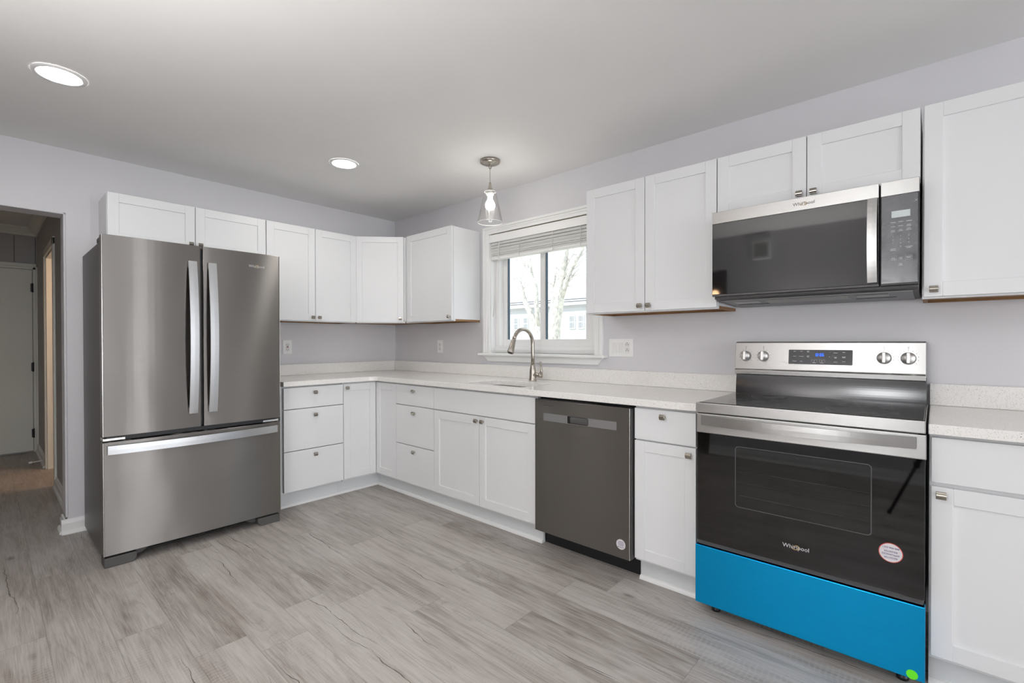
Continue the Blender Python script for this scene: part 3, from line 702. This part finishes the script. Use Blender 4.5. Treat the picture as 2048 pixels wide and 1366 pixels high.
# ------------------------------------------------------------------ lettering helpers
def emblem(m, x, z, size, y, text_mat, gold_mat):
    m.mi = text_mat; m.text('Whirlpool', x, z, size, y)
    m.mi = gold_mat
    for (ax, az, rx, rz, a0, a1, rot) in ((.0, -.02, .62, .36, 150, 395, 14), (.08, .06, .42, .30, -40, 170, 14)):
        pts = []
        for i in range(17):
            a = R(a0 + (a1 - a0) * i / 16); u, w = rx * math.cos(a) * size, rz * math.sin(a) * size; c_, s_ = math.cos(R(rot)), math.sin(R(rot))
            pts.append((x + ax * size + u * c_ - w * s_, y - .0006, z + az * size + u * s_ + w * c_))
        m.tube(pts, [.012 * size + .035 * size * math.sin(math.pi * i / 16) for i in range(17)], 6)
def round_sticker(M, x, z, r, y, lines, rim, parent, rot=0.0):
    m = MB(M); m.mi = 0
    m.lathe([(r, y), (r, y - .0006)], (x, 0, z), 'y', 32, smooth=False)
    m.mi = 1; m.lathe([(r * .93, y - .0006), (r * .93, y - .0010)], (x, 0, z), 'y', 32, smooth=False)
    m.mi = 2
    for dz, txt, sz in lines: m.text(txt, x, z + dz * r * (1 if rot == 0 else -1), sz * r, y - .0013, rot, .0002)
    m.build('sticker', [rim, 'sticker', 'print_navy'], parent)

# ------------------------------------------------------------------ refrigerator (left wall, faces +x)
FY0, FY1, FXF = -2.347, -1.447, .80
fr_ = thing('refrigerator', (.42, -1.897, 0), 'stainless french-door refrigerator with bottom freezer drawer', 'refrigerator')
MB().box(.055, .715, FY0 + .004, FY1 - .004, .035, 1.735, .004).build('case', 'case', fr_)
DZB, DZT = .695, 1.763; YM = -1.8935
def fr_front(name, y0, y1, z0, z1):
    # gently bowed door skin
    n = 14; w = y1 - y0; front = []
    for i in range(n + 1):
        u = i / n; front.append((y0 + .003 + (w - .006) * u, FXF - .006 + .006 * (1 - (2 * u - 1) ** 2)))
    pts = [(.725, y0)] + [(FXF - .012, y0)] + [(x, y) for y, x in front] + [(FXF - .012, y1), (.725, y1)]
    o = MB().prism(pts, 'z', z0, z1, .0012, 1).build(name, 'steel', fr_)
    return o
dl_ = fr_front('door', FY0, YM - .0045, DZB, DZT)
dr_ = fr_front('door', YM + .0045, FY1, DZB, DZT)
fz_ = fr_front('freezer_drawer', FY0, FY1, .064, .664)
for p, y0, y1, z0, z1, sd in ((dl_, FY0, YM - .0045, DZB, DZT, 'l'), (dr_, YM + .0045, FY1, DZB, DZT, 'r'), (fz_, FY0, FY1, .064, .664, 'lr')):
    if 'l' in sd: MB().box(FXF - .011, FXF - .003, y0 - .0005, y0 + .0022, z0 + .001, z1 - .001, .0005, 1).build('edge_trim', 'edge', p)
    if 'r' in sd: MB().box(FXF - .011, FXF - .003, y1 - .0022, y1 + .0005, z0 + .001, z1 - .001, .0005, 1).build('edge_trim', 'edge', p)
MB().box(.715, .726, FY0 + .01, FY1 - .01, .07, 1.74).box(.715, .76, FY0 + .02, FY1 - .02, .668, .690).box(.72, .77, YM - .0055, YM + .0055, .70, 1.75).build('door_seal', 'black', fr_)
def bow_handle_v(y, z0, z1, parent):
    n = 20; t = bmesh.new(); rings = []
    for i in range(n + 1):
        u = i / n; z = z0 + (z1 - z0) * u; k = 1 - (2 * u - 1) ** 2
        xo = FXF + .016 + .038 * k; th = .012
        yy = y + .012 * k * 0
        rings.append([t.verts.new(p) for p in ((xo, yy - .0215, z), (xo + .0003, yy, z), (xo, yy + .0215, z), (xo - th, yy + .0205, z), (xo - th, yy - .0205, z))])
    for a, b in zip(rings, rings[1:]):
        for i in range(5): t.faces.new((a[i], a[(i + 1) % 5], b[(i + 1) % 5], b[i]))
    t.faces.new(rings[0]); t.faces.new(rings[-1][::-1])
    m = MB(); m._merge(t)
    for z in (z0, z1): 
        a, b = (z, z + .035) if z == z0 else (z - .035, z)
        m.box(FXF - .004, FXF + .0145, y - .019, y + .019, a, b, .002)
    m.build('handle', 'handle', parent)
bow_handle_v(-1.944, .778, 1.668, dl_)
bow_handle_v(-1.843, .778, 1.668, dr_)
n = 24; t = bmesh.new(); rings = []
for i in range(n + 1):
    u = i / n; y = -2.330 + .858 * u; k = 1 - (2 * u - 1) ** 2; xo = FXF + .016 + .036 * k
    rings.append([t.verts.new(p) for p in ((xo, y, .602), (xo + .0003, y, .625), (xo, y, .648), (xo - .012, y, .647), (xo - .012, y, .603))])
for a, b in zip(rings, rings[1:]):
    for i in range(5): t.faces.new((a[i], a[(i + 1) % 5], b[(i + 1) % 5], b[i]))
t.faces.new(rings[0]); t.faces.new(rings[-1][::-1])
m = MB(); m._merge(t); m.box(FXF - .004, FXF + .0145, -2.330, -2.295, .606, .644, .002).box(FXF - .004, FXF + .0145, -1.507, -1.472, .606, .644, .002); m.build('handle', 'handle', fz_)
m = MB(LW); emblem(m, -1.590, 1.678, .0225, -(FXF + .0006), 0, 1); m.build('logo', ['print', 'gold'], dr_)
for y in (FY0 + .05, FY1 - .05):
    MB().box(.60, .745, y - .045, y + .045, 1.735, 1.765, .006).build('hinge_cover', 'charcoal', fr_)
    MB().box(.70, .77, y - .048, y + .048, .667, .684, .003).build('hinge', 'edge', fr_)
for y, s in ((FY0, 1), (FY1, -1)):
    m = MB(); a, b = sorted((y + s * .003, y + s * .135))
    m.prism([(y + s * .002, 0), (y + s * .125, 0), (y + s * .14, .022), (y + s * .14, .052), (y + s * .002, .052)][::1], 'x', .70, .79, .005)
    m.prism([(y + s * .13, .018), (y + s * .17, .024), (y + s * .215, .055), (y + s * .13, .055)], 'x', .70, .745, .003)
    m.build('foot', 'charcoal', fr_)
m = MB().box(.69, .70, FY0 + .14, FY1 - .14, .022, .062)
for k in range(5): m.box(.70, .712, FY0 + .20, FY1 - .20, .024 + k * .008, .028 + k * .008)
m.build('toe_grille', 'black', fr_)

# ------------------------------------------------------------------ dishwasher
dw = thing('dishwasher', (2.628, -.32, 0), 'stainless dishwasher with pocket handle under the worktop', 'dishwasher')
MB().box(2.322, 2.932, -.02, -.585, .115, .874, .002).build('tub', 'black', dw)
dd = MB().box(2.3235, 2.9235, -.642, -.596, .108, .864, .003).build('door', 'steel_dark', dw)
MB().box(2.9205, 2.9245, -.6425, -.636, .110, .862, .001, 1).build('edge_trim', 'edge', dd)
MB().box(2.9236, 2.930, -.632, -.596, .112, .862, .001, 1).build('side_liner', 'charcoal', dd)
m = MB().prism(rrect(2.386, 2.851, .746, .789, .003, 3), 'y', -.6428, -.640); m.build('handle_band', 'handle', dd)
m = MB().prism(rrect(2.551, 2.684, .7475, .7885, .008, 4), 'y', -.6434, -.641); r = m.build('handle_pocket', 'black', dd)
n = 10; pr_ = [(-.6432 - .0035 * math.sin(math.pi * i / n), .752 + .034 * i / n) for i in range(n + 1)]
MB().prism(pr_ + [(-.642, .786), (-.642, .752)], 'x', 2.572, 2.682, smooth=False).build('grip_bar', 'charcoal', dd)
m = MB()
for a, b in ((rrect(2.5495, 2.5525, .747, .789, .001, 2), 0), (rrect(2.551, 2.684, .7455, .7480, .001, 2), 0)): m.prism(a, 'y', -.6436, -.641)
m.build('pocket_rim', 'edge', dd)
m = MB(); m.box(2.388, 2.460, -.6427, -.641, .8325, .8345); m.build('logo', 'print_dark', dd)
round_sticker(I4, 2.8755, .178, .0255, -.6422, [(.50, 'REGISTER', .26), (.17, 'APPLIANCES', .26), (-.14, 'REGISTER', .26), (-.52, '888-906-3351', .24)], 'sticker', dd)
MB().box(2.318, 2.934, -.505, -.53, .0, .108).build('toe_panel', 'black', dw)

# ------------------------------------------------------------------ range
X0, X1, YF = 3.262, 4.020, -.680
rg = thing('range', (3.641, -.34, 0), 'stainless electric range with black glass oven door and blue filmed drawer', 'range')
MB().box(X0 + .003, X1 - .003, -.03, -.640, .045, .884, .002).build('body', 'case', rg)
MB().box(X0, X1, -.075, YF + .006, .884, .9215, .002).build('cooktop_rim', 'steel_light', rg)
m = MB().box(X0 + .004, X1 - .004, -.11, YF + .030, .920, .9255, .0015); ck = m.build('cooktop', 'black_glass', rg)
for cx_, cy_, r_ in ((3.45, -.50, .10), (3.83, -.50, .115), (3.45, -.25, .075), (3.83, -.25, .075)):
    m = MB(); pts = [(cx_ + r_ * math.cos(2 * math.pi * i / 40), cy_ + r_ * math.sin(2 * math.pi * i / 40)) for i in range(41)]
    for (ax, ay), (bx, by) in zip(pts, pts[1:]):
        k = (r_ - .002) / r_
        m.quad([(ax, ay, .9257), (bx, by, .9257), (cx_ + (bx - cx_) * k, cy_ + (by - cy_) * k, .9257), (cx_ + (ax - cx_) * k, cy_ + (ay - cy_) * k, .9257)])
    m.build('burner_ring', 'ring_print', ck)
MB().box(X0, X1, YF - .002, YF + .012, .8835, .9265, .003).build('front_strip', 'steel_light', rg)
# curved black riser and the control panel above it
pr_ = [(-.112 + .020 * math.sin(math.pi * .5 * i / 8) , .925 + .112 * i / 8) for i in range(9)]
pr_ = [(-.130 + .112 * (.05 * (i / 12) + .09 * (i / 12) ** 2), .925 + .112 * i / 12) for i in range(13)]
MB().prism(pr_ + [(-.06, 1.037), (-.06, .925)], 'x', X0 + .003, X1 - .003, smooth=False).build('riser', 'riser_glass', rg)
bk = MB().prism([(-.030, 1.02), (-.100, 1.02), (-.128, 1.024), (-.130, 1.044), (-.122, 1.052), (-.108, 1.186), (-.098, 1.1915), (-.030, 1.1915)], 'x', X0 - .003, X1 - .005, .0015, 1).build('control_panel', 'steel_light', rg)
MB().box(X0 - .001, X1 - .007, -.028, -.008, .90, 1.185).build('back_cover', 'charcoal', rg)
tilt = math.atan2(.014, .134)
TM = Matrix.Translation((0, -.122, 1.052)) @ Matrix.Rotation(-tilt, 4, 'X')          # the sloped face: local y=0 plane, local z up it
dsp = MB(TM).prism(rrect(3.506, 3.763, .030, .100, .003, 3), 'y', -.002, .004).build('display', 'black_glass', bk)
def seg(m, ch, x, z, w, h, th, y0):
    S = {'0': 'abcdef', '1': 'bc', '2': 'abged', '6': 'acdefg'}[ch]
    q_ = {'a': (x, x + w, z + h - th, z + h), 'g': (x, x + w, z + h / 2 - th / 2, z + h / 2 + th / 2), 'd': (x, x + w, z, z + th),
          'f': (x, x + th, z + h / 2, z + h), 'b': (x + w - th, x + w, z + h / 2, z + h), 'e': (x, x + th, z, z + h / 2), 'c': (x + w - th, x + w, z, z + h / 2)}
    for k in S: a, b, c_, d_ = q_[k]; m.box(a, b, y0 - .0004, y0, c_, d_)
m = MB(TM); xx = 3.6165
for ch, w in (('1', .004), ('2', .0068), (':', .002), ('2', .0068), ('6', .0068)):
    if ch == ':': m.box(xx, xx + .0015, -.0026, -.0022, .0785, .080).box(xx, xx + .0015, -.0026, -.0022, .0725, .074)
    else: seg(m, ch, xx, .0695, w, .0135, .0017, -.0022)
    xx += w + .0022
m.build('clock_digits', 'digits', bk)
m = MB(TM)
def dash(x, z, w, h=.0022): m.box(x - w / 2, x + w / 2, -.0025, -.0021, z - h / 2, z + h / 2)
for x, z, w in ((3.532, .092, .010), (3.560, .092, .009), (3.588, .094, .009), (3.588, .089, .009), (3.532, .068, .013), (3.560, .068, .019), (3.588, .070, .011), (3.588, .065, .009), (3.532, .044, .016), (3.560, .044, .010),
                (3.698, .086, .016), (3.698, .066, .010), (3.698, .062, .008), (3.698, .043, .014), (3.730, .089, .010), (3.730, .068, .014), (3.730, .064, .012), (3.730, .046, .012), (3.675, .088, .004), (3.675, .067, .004)): dash(x, z, w)
m.build('button_legend', 'print', bk)
for x in (3.614, 3.645):
    m = MB(TM).box(x - .011, x + .011, -.0025, -.0021, .0525, .0532).box(x - .011, x - .0103, -.0025, -.0021, .040, .0532).box(x + .0103, x + .011, -.0025, -.0021, .040, .0532); dash(x, .0385, .013, .002); dash(x, .0465, .004, .004)
    m.build('button_outline', 'print', bk)
for x in (3.310, 3.393, 3.876, 3.958):
    z = .066
    m = MB(TM).lathe([(.0265, 0), (.0265, -.004), (.0240, -.010), (.0235, -.022), (.022, -.026)], (x, 0, z), 'y', 30)
    m.box(x - .0065, x + .0065, -.036, -.020, z - .0235, z + .0235, .003)
    m.build('knob', 'chrome', rg)
    m = MB(TM)
    for a in range(-130, 131, 26):
        px, pz = x + .034 * math.sin(R(a)), z + .034 * math.cos(R(a)); m.box(px - .0012, px + .0012, -.0006, .0005, pz - .0012, pz + .0012)
    m.box(x - .0028, x + .0028, -.0006, .0005, z + .044, z + .0455).box(x - .0028, x + .0028, -.0006, .0005, z + .048, z + .0495).box(x - .001, x + .001, -.0006, .0005, z + .038, z + .041)
    m.build('dial_marks', 'print_dark', bk)
# oven door
od = MB().box(X0 + .003, X1 + .002, YF - .0008, -.645, .797, .880, .003).build('oven_door', 'steel_light', rg)
MB().box(X0 + .005, X1, YF + .001, YF + .006, .327, .7975, .001, 1).build('door_glass', 'oven_glass', od)
IX0, IX1, IZ0, IZ1 = 3.424, 3.878, .505, .758
m = MB()                                                     # black backing of the glass round its window
m.box(X0 + .006, IX0, YF + .007, YF + .012, .328, .796).box(IX1, X1 - .002, YF + .007, YF + .012, .328, .796).box(IX0, IX1, YF + .007, YF + .012, IZ1, .796).box(IX0, IX1, YF + .007, YF + .012, .328, IZ0)
m.build('door_backing', 'black', od)
m = MB()
o_, i_ = rrect(IX0, IX1, IZ0, IZ1, .014, 5), rrect(IX0 + .0028, IX1 - .0028, IZ0 + .0028, IZ1 - .0028, .0115, 5)
for k in range(len(o_)):
    k2 = (k + 1) % len(o_); m.quad([(o_[k][0], YF + .0006, o_[k][1]), (o_[k2][0], YF + .0006, o_[k2][1]), (i_[k2][0], YF + .0006, i_[k2][1]), (i_[k][0], YF + .0006, i_[k][1])])
m.build('window_outline', 'outline', od)
MB().box(X0 + .004, X1 + .001, YF + .012, -.642, .327, .797).build('door_core', 'black', od) if False else None
# cavity: five walls
m = MB(); a0, a1, c0, c1, yb_ = IX0 - .03, IX1 + .03, IZ0 - .06, IZ1 + .02, -.645
m.box(a0, a1, yb_ + .002, yb_ + .004, c0, c1)
m.build('oven_lining', 'cavity', rg)
for z in (.600, .648, .545):
    m = MB()
    m.box(IX0 + .01, IX1 - .01, -.652, -.650, z, z + .0025)
    m.build('oven_rack', 'rack', rg)
n = 20; t = bmesh.new(); rings = []
for i in range(n + 1):
    u = i / n; x = 3.290 + .706 * u; k = 1 - (2 * u - 1) ** 2; yo = YF - .016 - .032 * k
    rings.append([t.verts.new(p) for p in ((x, yo, .833), (x, yo - .0005, .853), (x, yo, .873), (x, yo + .013, .872), (x, yo + .013, .834))])
for a, b in zip(rings, rings[1:]):
    for i in range(5): t.faces.new((a[i], a[(i + 1) % 5], b[(i + 1) % 5], b[i]))
t.faces.new(rings[0]); t.faces.new(rings[-1][::-1])
m = MB(); m._merge(t); m.box(3.292, 3.322, YF - .0135, YF + .002, .838, .868, .002).box(3.964, 3.994, YF - .0135, YF + .002, .838, .868, .002); m.build('handle', 'steel_light', od)
MB().box(X0 + .02, X1 - .02, YF + .004, YF + .02, .8795, .8840).build('vent_gap', 'black', od)
m = MB(); emblem(m, 3.645, .398, .0215, YF - .0002, 0, 1); m.build('logo', ['print', 'gold'], od)
round_sticker(I4, 3.9305, .4625, .0335, YF + .0008, [(.50, 'REGISTER', .26), (.17, 'APPLIANCES', .26), (-.14, 'REGISTER', .26), (-.52, '888-906-3351', .25)], 'sticker_red', od, math.pi)
MB().box(X0 + .006, X1 - .004, YF + .012, -.645, .307, .326).build('vent_strip', 'charcoal', rg)
dr = MB().box(X0 - .002, X1 + .001, YF - .0008, -.645, .052, .305, .003).build('storage_drawer', 'film', rg)
m = MB().lathe([(.0155, YF - .0008), (.0155, YF - .0016)], (3.988, 0, .068), 'y', 28, smooth=False); m.build('sticker', 'green', dr)
for x in (X0 + .06, X1 - .06):
    for y in (-.60, -.10): MB().lathe([(.018, 0), (.018, .012), (.012, .016), (.012, .05)], (x, y, 0), 'z', 14).build('foot', 'black', rg)

# ------------------------------------------------------------------ microwave over the range
MX0, MX1, MYF, MZ0, MZ1, MXD = 3.236, 3.9975, -.400, 1.409, 1.8145, 3.8785
mw = thing('microwave', (3.617, -.2, MZ0 - .03), 'stainless and black over-the-range microwave below the short cabinet', 'microwave')
MB().prism([(-.003, 1.380), (-.003, 1.813), (-.372, 1.813), (-.372, 1.398), (-.34, 1.393)], 'x', MX0 + .002, MX1 - .002, .002, 1).build('case', 'charcoal', mw)
md = MB().box(MX0, MXD - .002, MYF + .0, -.374, MZ0, MZ1, .002).build('door', 'black', mw)
MB().box(MX0 + .0005, MXD - .0025, MYF - .003, MYF + .003, 1.7585, MZ1, .0015).build('top_band', 'steel_light', md)
MB().box(MX0 + .0005, MXD - .0025, MYF - .002, MYF + .002, MZ0 + .010, 1.7582, .001, 1).build('door_glass', 'micro_glass', md)
MB().box(MX0 + .0005, MXD - .0025, MYF - .0022, MYF + .002, MZ0, MZ0 + .0095, .001, 1).build('bottom_band', 'charcoal', md)
n = 16; t = bmesh.new(); rings = []
for i in range(n + 1):
    u = i / n; z = 1.424 + .334 * u; k = 1 - (2 * u - 1) ** 2; yo = MYF - .014 - .026 * k
    rings.append([t.verts.new(p) for p in ((3.8405, yo, z), (3.856, yo - .0006, z), (3.8715, yo, z), (3.8705, yo + .013, z), (3.8415, yo + .013, z))])
for a, b in zip(rings, rings[1:]):
    for i in range(5): t.faces.new((a[i], a[(i + 1) % 5], b[(i + 1) % 5], b[i]))
t.faces.new(rings[0]); t.faces.new(rings[-1][::-1])
m = MB(); m._merge(t); m.box(3.846, 3.866, MYF - .0115, MYF, 1.425, 1.455, .002).box(3.846, 3.866, MYF - .0115, MYF, 1.727, 1.757, .002); m.build('handle', 'steel_light', md)
m = MB(); emblem(m, 3.619, 1.7865, .0195, MYF - .0034, 0, 1); m.build('logo', ['print_dark', 'gold'], md)
mp = MB().box(MXD + .002, MX1, MYF, -.374, MZ0, MZ1, .002).build('control_panel', 'black', mw)
MB().box(MXD + .0025, MX1 - .0005, MYF - .003, MYF + .003, 1.7585, MZ1, .0015).build('top_band', 'steel_light', mp)
MB().box(MXD + .0045, MX1 - .0045, MYF - .002, MYF + .002, MZ0 + .008, 1.7582, .001, 1).build('panel_glass', 'panel_glass', mp)
MB().box(3.9145, 3.9705, MYF - .0026, MYF, 1.671, 1.6965).build('display', 'lcd', mp)
m = MB(); y_ = MYF - .0022
def bar(x, z, w, h=.0018): m.box(x - w / 2, x + w / 2, y_ - .0003, y_ + .0002, z - h / 2, z + h / 2)
CX = (3.9195, 3.9425, 3.9665)
for x, z, w in ((CX[0], 1.653, .017), (CX[1], 1.653, .014), (CX[2], 1.653, .018), (CX[0], 1.637, .013), (CX[1], 1.637, .015), (CX[2], 1.639, .011), (CX[2], 1.634, .014), (CX[0], 1.622, .013), (CX[0], 1.617, .013), (CX[1], 1.623, .010), (CX[1], 1.618, .013), (CX[2], 1.624, .012), (CX[2], 1.619, .017),
                (CX[0], 1.550, .017), (CX[0], 1.545, .017), (CX[2], 1.555, .022), (CX[2], 1.550, .013), (CX[0], 1.515, .011), (CX[0], 1.510, .014), (CX[1], 1.515, .010), (CX[1], 1.510, .010), (CX[2], 1.517, .016), (CX[2], 1.512, .013), (CX[1], 1.491, .009), (CX[1], 1.486, .014)): bar(x, z, w)
for r_, row in enumerate(('123', '456', '789')):
    for c_, ch in enumerate(row): m.text(ch, CX[c_], 1.598 - r_ * .0135 + (.0 if c_ else -.0), .0085, y_, 0, .0002)
m.text('0', CX[1], 1.5575, .0085, y_, 0, .0002)
for x in (CX[0], CX[2]):
    m.box(x - .0105, x + .0105, y_ - .0003, y_, 1.5225, 1.523).box(x - .0105, x + .0105, y_ - .0003, y_, 1.5055, 1.506).box(x - .0105, x - .010, y_ - .0003, y_, 1.5055, 1.523).box(x + .010, x + .0105, y_ - .0003, y_, 1.5055, 1.523)
for s in (1, -1):
    m.prism([(3.9875 - .0045, 1.7275 - .0045 * s), (3.9875 - .0035, 1.7275 - .0045 * s), (3.9875 + .0045, 1.7275 + .0045 * s), (3.9875 + .0035, 1.7275 + .0045 * s)], 'y', y_ - .0003, y_)
m.build('key_legend', 'print', mp)
# underside with lamp covers and a grease filter
m = MB()
UM = Matrix.Translation((0, -.34, 1.3925)) @ Matrix.Rotation(-math.atan2(.013, .337), 4, 'X')
m = MB(UM).box(MX0 + .02, MX1 - .02, .0, .325, -.004, .0, .001, 1); us = m.build('underside_panel', 'underside', mw)
m = MB(UM).box(3.44, 3.76, .03, .16, -.0065, -.0035, .001, 1); m.build('grease_filter', 'mesh', us)
for a in (3.30, 3.79): MB(UM).box(a, a + .11, .05, .13, -.0055, -.0035, .001, 1).build('lamp_cover', 'steel_light', us)
for a in (3.29, 3.78): MB(UM).box(a, a + .14, .17, .18, -.0055, -.0035).build('slot', 'black', us)

# ------------------------------------------------------------------ ceiling lights and pendant
def downlight(x, y, label):
    root = thing('recessed_light', (x, y, H), label, 'ceiling light', 'recessed ceiling lights')
    MB().lathe([(.095, H - .0005), (.094, H - .004), (.080, H - .007), (.074, H - .005), (.074, H - .0005)], (x, y, 0), 'z', 40, cap=False).build('trim_ring', 'plate', root)
    MB().lathe([(.0745, H - .0015), (.0745, H - .004), (.03, H - .0045)], (x, y, 0), 'z', 40).build('lens', 'lens', root)
downlight(1.095, -2.523, 'round recessed ceiling light in front of the refrigerator near the hall')
downlight(1.064, -1.129, 'round recessed ceiling light in front of the corner cabinets')
px, py = 1.833, -.506
pd = thing('pendant_lamp', (px, py, 1.99), 'lit pendant lamp with clear glass cone shade over the sink', 'pendant lamp')
MB().lathe([(.067, H - .0005), (.067, H - .012), (.064, H - .018), (.045, H - .026), (.018, H - .029), (.012, H - .034), (.008, H - .052), (.006, H - .056)], (px, py, 0), 'z', 36).build('canopy', 'nickel', pd)
MB().tube([(px, py, H - .05), (px, py, 2.245)], .0028, 8).build('cord', 'cord', pd)
MB().lathe([(.006, 2.252), (.0075, 2.245), (.011, 2.225), (.019, 2.204), (.022, 2.198), (.022, 2.192)], (px, py, 0), 'z', 28).build('cap', 'nickel', pd)
MB().lathe([(.020, 2.192), (.020, 2.186), (.026, 2.184), (.026, 2.172), (.018, 2.168), (.017, 2.140)], (px, py, 0), 'z', 24).build('socket', 'socket', pd)
prof = [(.022, 2.194), (.036, 2.193), (.041, 2.187), (.0845, 1.988), (.0825, 1.9875), (.039, 2.185), (.034, 2.190), (.022, 2.191)]
MB().lathe(prof, (px, py, 0), 'z', 48, cap=False).build('glass_shade', 'shade', pd)
MB().lathe([(.0842, 1.9895), (.0848, 1.987), (.0835, 1.9855), (.0822, 1.9868), (.0842, 1.9895)], (px, py, 0), 'z', 48, cap=False).build('shade_rim', 'rim', pd)
MB().lathe([(.036, 2.1945), (.0395, 2.191), (.0385, 2.189), (.035, 2.1925), (.036, 2.1945)], (px, py, 0), 'z', 40, cap=False).build('shade_collar', 'rim', pd)
MB().lathe([(.014, 2.145), (.017, 2.138), (.027, 2.122), (.0325, 2.106), (.031, 2.090), (.022, 2.077), (.004, 2.072)], (px, py, 0), 'z', 24).build('bulb', 'bulb', pd)
MB().tube([(px + .01, py - .02, 2.07), (px + .012, py - .022, 1.985)], .0012, 6).build('pull_string', 'socket', pd)
# warm lamp far inside the dark back room, mirrored in the microwave glass
lr = thing('hanging_lamp', (1.75, YB - 1.1, 1.80), 'warm lit lamp in the dark doorway mirrored in the microwave', 'lamp')
MB().sphere((1.75, YB - 1.1, 1.86), .05).build('bulb', 'warm_bulb', lr)
MB().tube([(1.75, YB - 1.1, 1.90), (1.75, YB - 1.1, H)], .004, 6).build('cord', 'black', lr)

# ------------------------------------------------------------------ photographer's tripod (mirrored in the oven door)
tp = thing('tripod', (4.13, -2.80, 0), 'black camera tripod whose leg is mirrored in the oven door', 'tripod')
for fx_, fy2 in ((3.815, -2.76), (4.35, -3.15), (4.45, -2.62)):
    a = Vector((4.13, -2.82, .78)); b = Vector((fx_, fy2, .012)); mid = a.lerp(b, .55)
    MB().tube([a, mid], .014, 10).tube([mid, b], .010, 10).sphere(b + Vector((0, 0, .002)), .014).lathe([(.017, mid.z - .02), (.017, mid.z + .02)], (mid.x, mid.y, 0), 'z', 10).build('leg', 'black', tp)
MB().lathe([(.03, .74), (.035, .77), (.035, .80), (.02, .82), (.014, .86), (.014, .95)], (4.13, -2.82, 0), 'z', 16).build('column', 'black', tp)

# ------------------------------------------------------------------ outside the window
struct(MB().box(-60, 40, .16, 80, -.75, -.7).build('ground', 'lawn'))
def tree(label, trunk, limbs):
    root = thing('bare_tree', (trunk[0][0], trunk[0][1], -.7), label, 'tree', 'bare trees outside the window')
    MB().tube([(x, y, z) for x, y, z, r in trunk], [r for x, y, z, r in trunk], 12).build('trunk', 'bark', root)
    for l in limbs:
        MB().tube([(x, y, z) for x, y, z, r in l], [r for x, y, z, r in l], 8).build('branch', 'bark', root)
def twigs(p, d, n, L, r):
    out = []
    for i in range(n):
        k = random.uniform(.2, 1.0); b = Vector(p) + Vector(d) * k
        e = b + Vector((random.uniform(-1, 1), random.uniform(-.5, .5), random.uniform(.1, 1.0))) * L
        mm = b.lerp(e, .5) + Vector((random.uniform(-.1, .1), 0, random.uniform(-.1, .1)))
        out.append([(b.x, b.y, b.z, r), (mm.x, mm.y, mm.z, r * .7), (e.x, e.y, e.z, r * .3)])
    return out
# large leaning tree in the right pane
Yt = 9.0
tree('pale leaning bare tree seen through the right window pane',
     [(-4.80, Yt, -.7, .26), (-4.75, Yt, 1.1, .20), (-4.70, Yt, 1.8, .20), (-4.60, Yt, 2.4, .21), (-4.50, Yt, 2.9, .17), (-4.40, Yt, 3.3, .13), (-4.30, Yt, 3.9, .11), (-4.15, Yt, 4.8, .09)],
     [[(-4.72, Yt, 2.1, .09), (-4.78, Yt, 2.6, .06), (-4.70, Yt, 3.1, .035), (-4.62, Yt, 3.5, .015)], [(-4.50, Yt, 2.5, .11), (-4.28, Yt, 2.95, .085), (-4.08, Yt, 3.4, .075), (-3.68, Yt, 3.9, .06), (-3.7, Yt, 4.6, .04)],
      [(-4.45, Yt, 3.0, .06), (-4.10, Yt, 3.15, .035), (-3.85, Yt, 3.2, .02)]]
     + twigs((-4.75, Yt, 2.4), (.6, 0, 1.3), 16, .7, .014) + twigs((-4.4, Yt, 2.6), (.6, 0, 1.2), 16, .7, .014))
tree('bare tree with forked limbs seen through the left window pane',
     [(-5.7, 10, -.7, .16), (-6.0, 10, 1.3, .13), (-6.29, 10, 1.87, .115), (-6.62, 10, 2.4, .10), (-6.81, 10, 2.77, .085), (-6.93, 10, 3.2, .07), (-7.14, 10, 3.45, .05), (-7.4, 10, 3.55, .03)],
     [[(-6.15, 10, 1.6, .085), (-6.22, 10, 2.5, .085), (-6.26, 10, 3.15, .08), (-6.45, 10, 3.55, .075), (-6.65, 10, 3.9, .06), (-7.0, 10, 4.1, .04), (-7.4, 10, 4.25, .025)], [(-6.42, 10, 3.5, .06), (-6.5, 10, 3.9, .055), (-6.56, 10, 4.3, .045), (-6.6, 10, 4.9, .03)]]
     + twigs((-6.6, 10, 2.3), (-.4, 0, 1.2), 14, .6, .012) + twigs((-6.4, 10, 3.2), (-.5, 0, 1.0), 8, .5, .012))
hs = thing('house', (-8.5, 21, -.7), 'white clapboard house beyond the trees outside the window', 'house')
MB().box(-19.0, -4.5, 20, 27, -.7, 3.35).build('wall', 'siding', hs)
MB().prism([(19.6, 3.30), (27.4, 3.30), (23.5, 5.6)], 'x', -19.3, -4.2).build('roof', 'roof', hs)
for x in (-11.60, -10.99, -15.9, -15.1):
    w = MB().box(x - .21, x + .21, 19.93, 20.0, 1.94, 2.74).build('window', 'vinyl', hs)
    m = MB()
    for a, b in ((x - .155, x - .012), (x + .012, x + .155)):
        for c_, d_ in ((2.0, 2.15), (2.165, 2.315), (2.37, 2.52), (2.535, 2.685)): m.box(a, b, 19.91, 19.94, c_, d_)
    m.build('pane', 'far_glass', w)
for z, lb in ((2.84, 'lower utility cable crossing outside the window'), (2.93, 'upper utility cable crossing outside the window')):
    tag(MB().tube([(-16, 13, z + .25), (-10, 13, z), (-4, 13, z - .04), (2, 13, z + .02), (10, 13, z + .3)], .022, 6).build('utility_cable', 'wire'), lb, 'cable', 'utility cables')
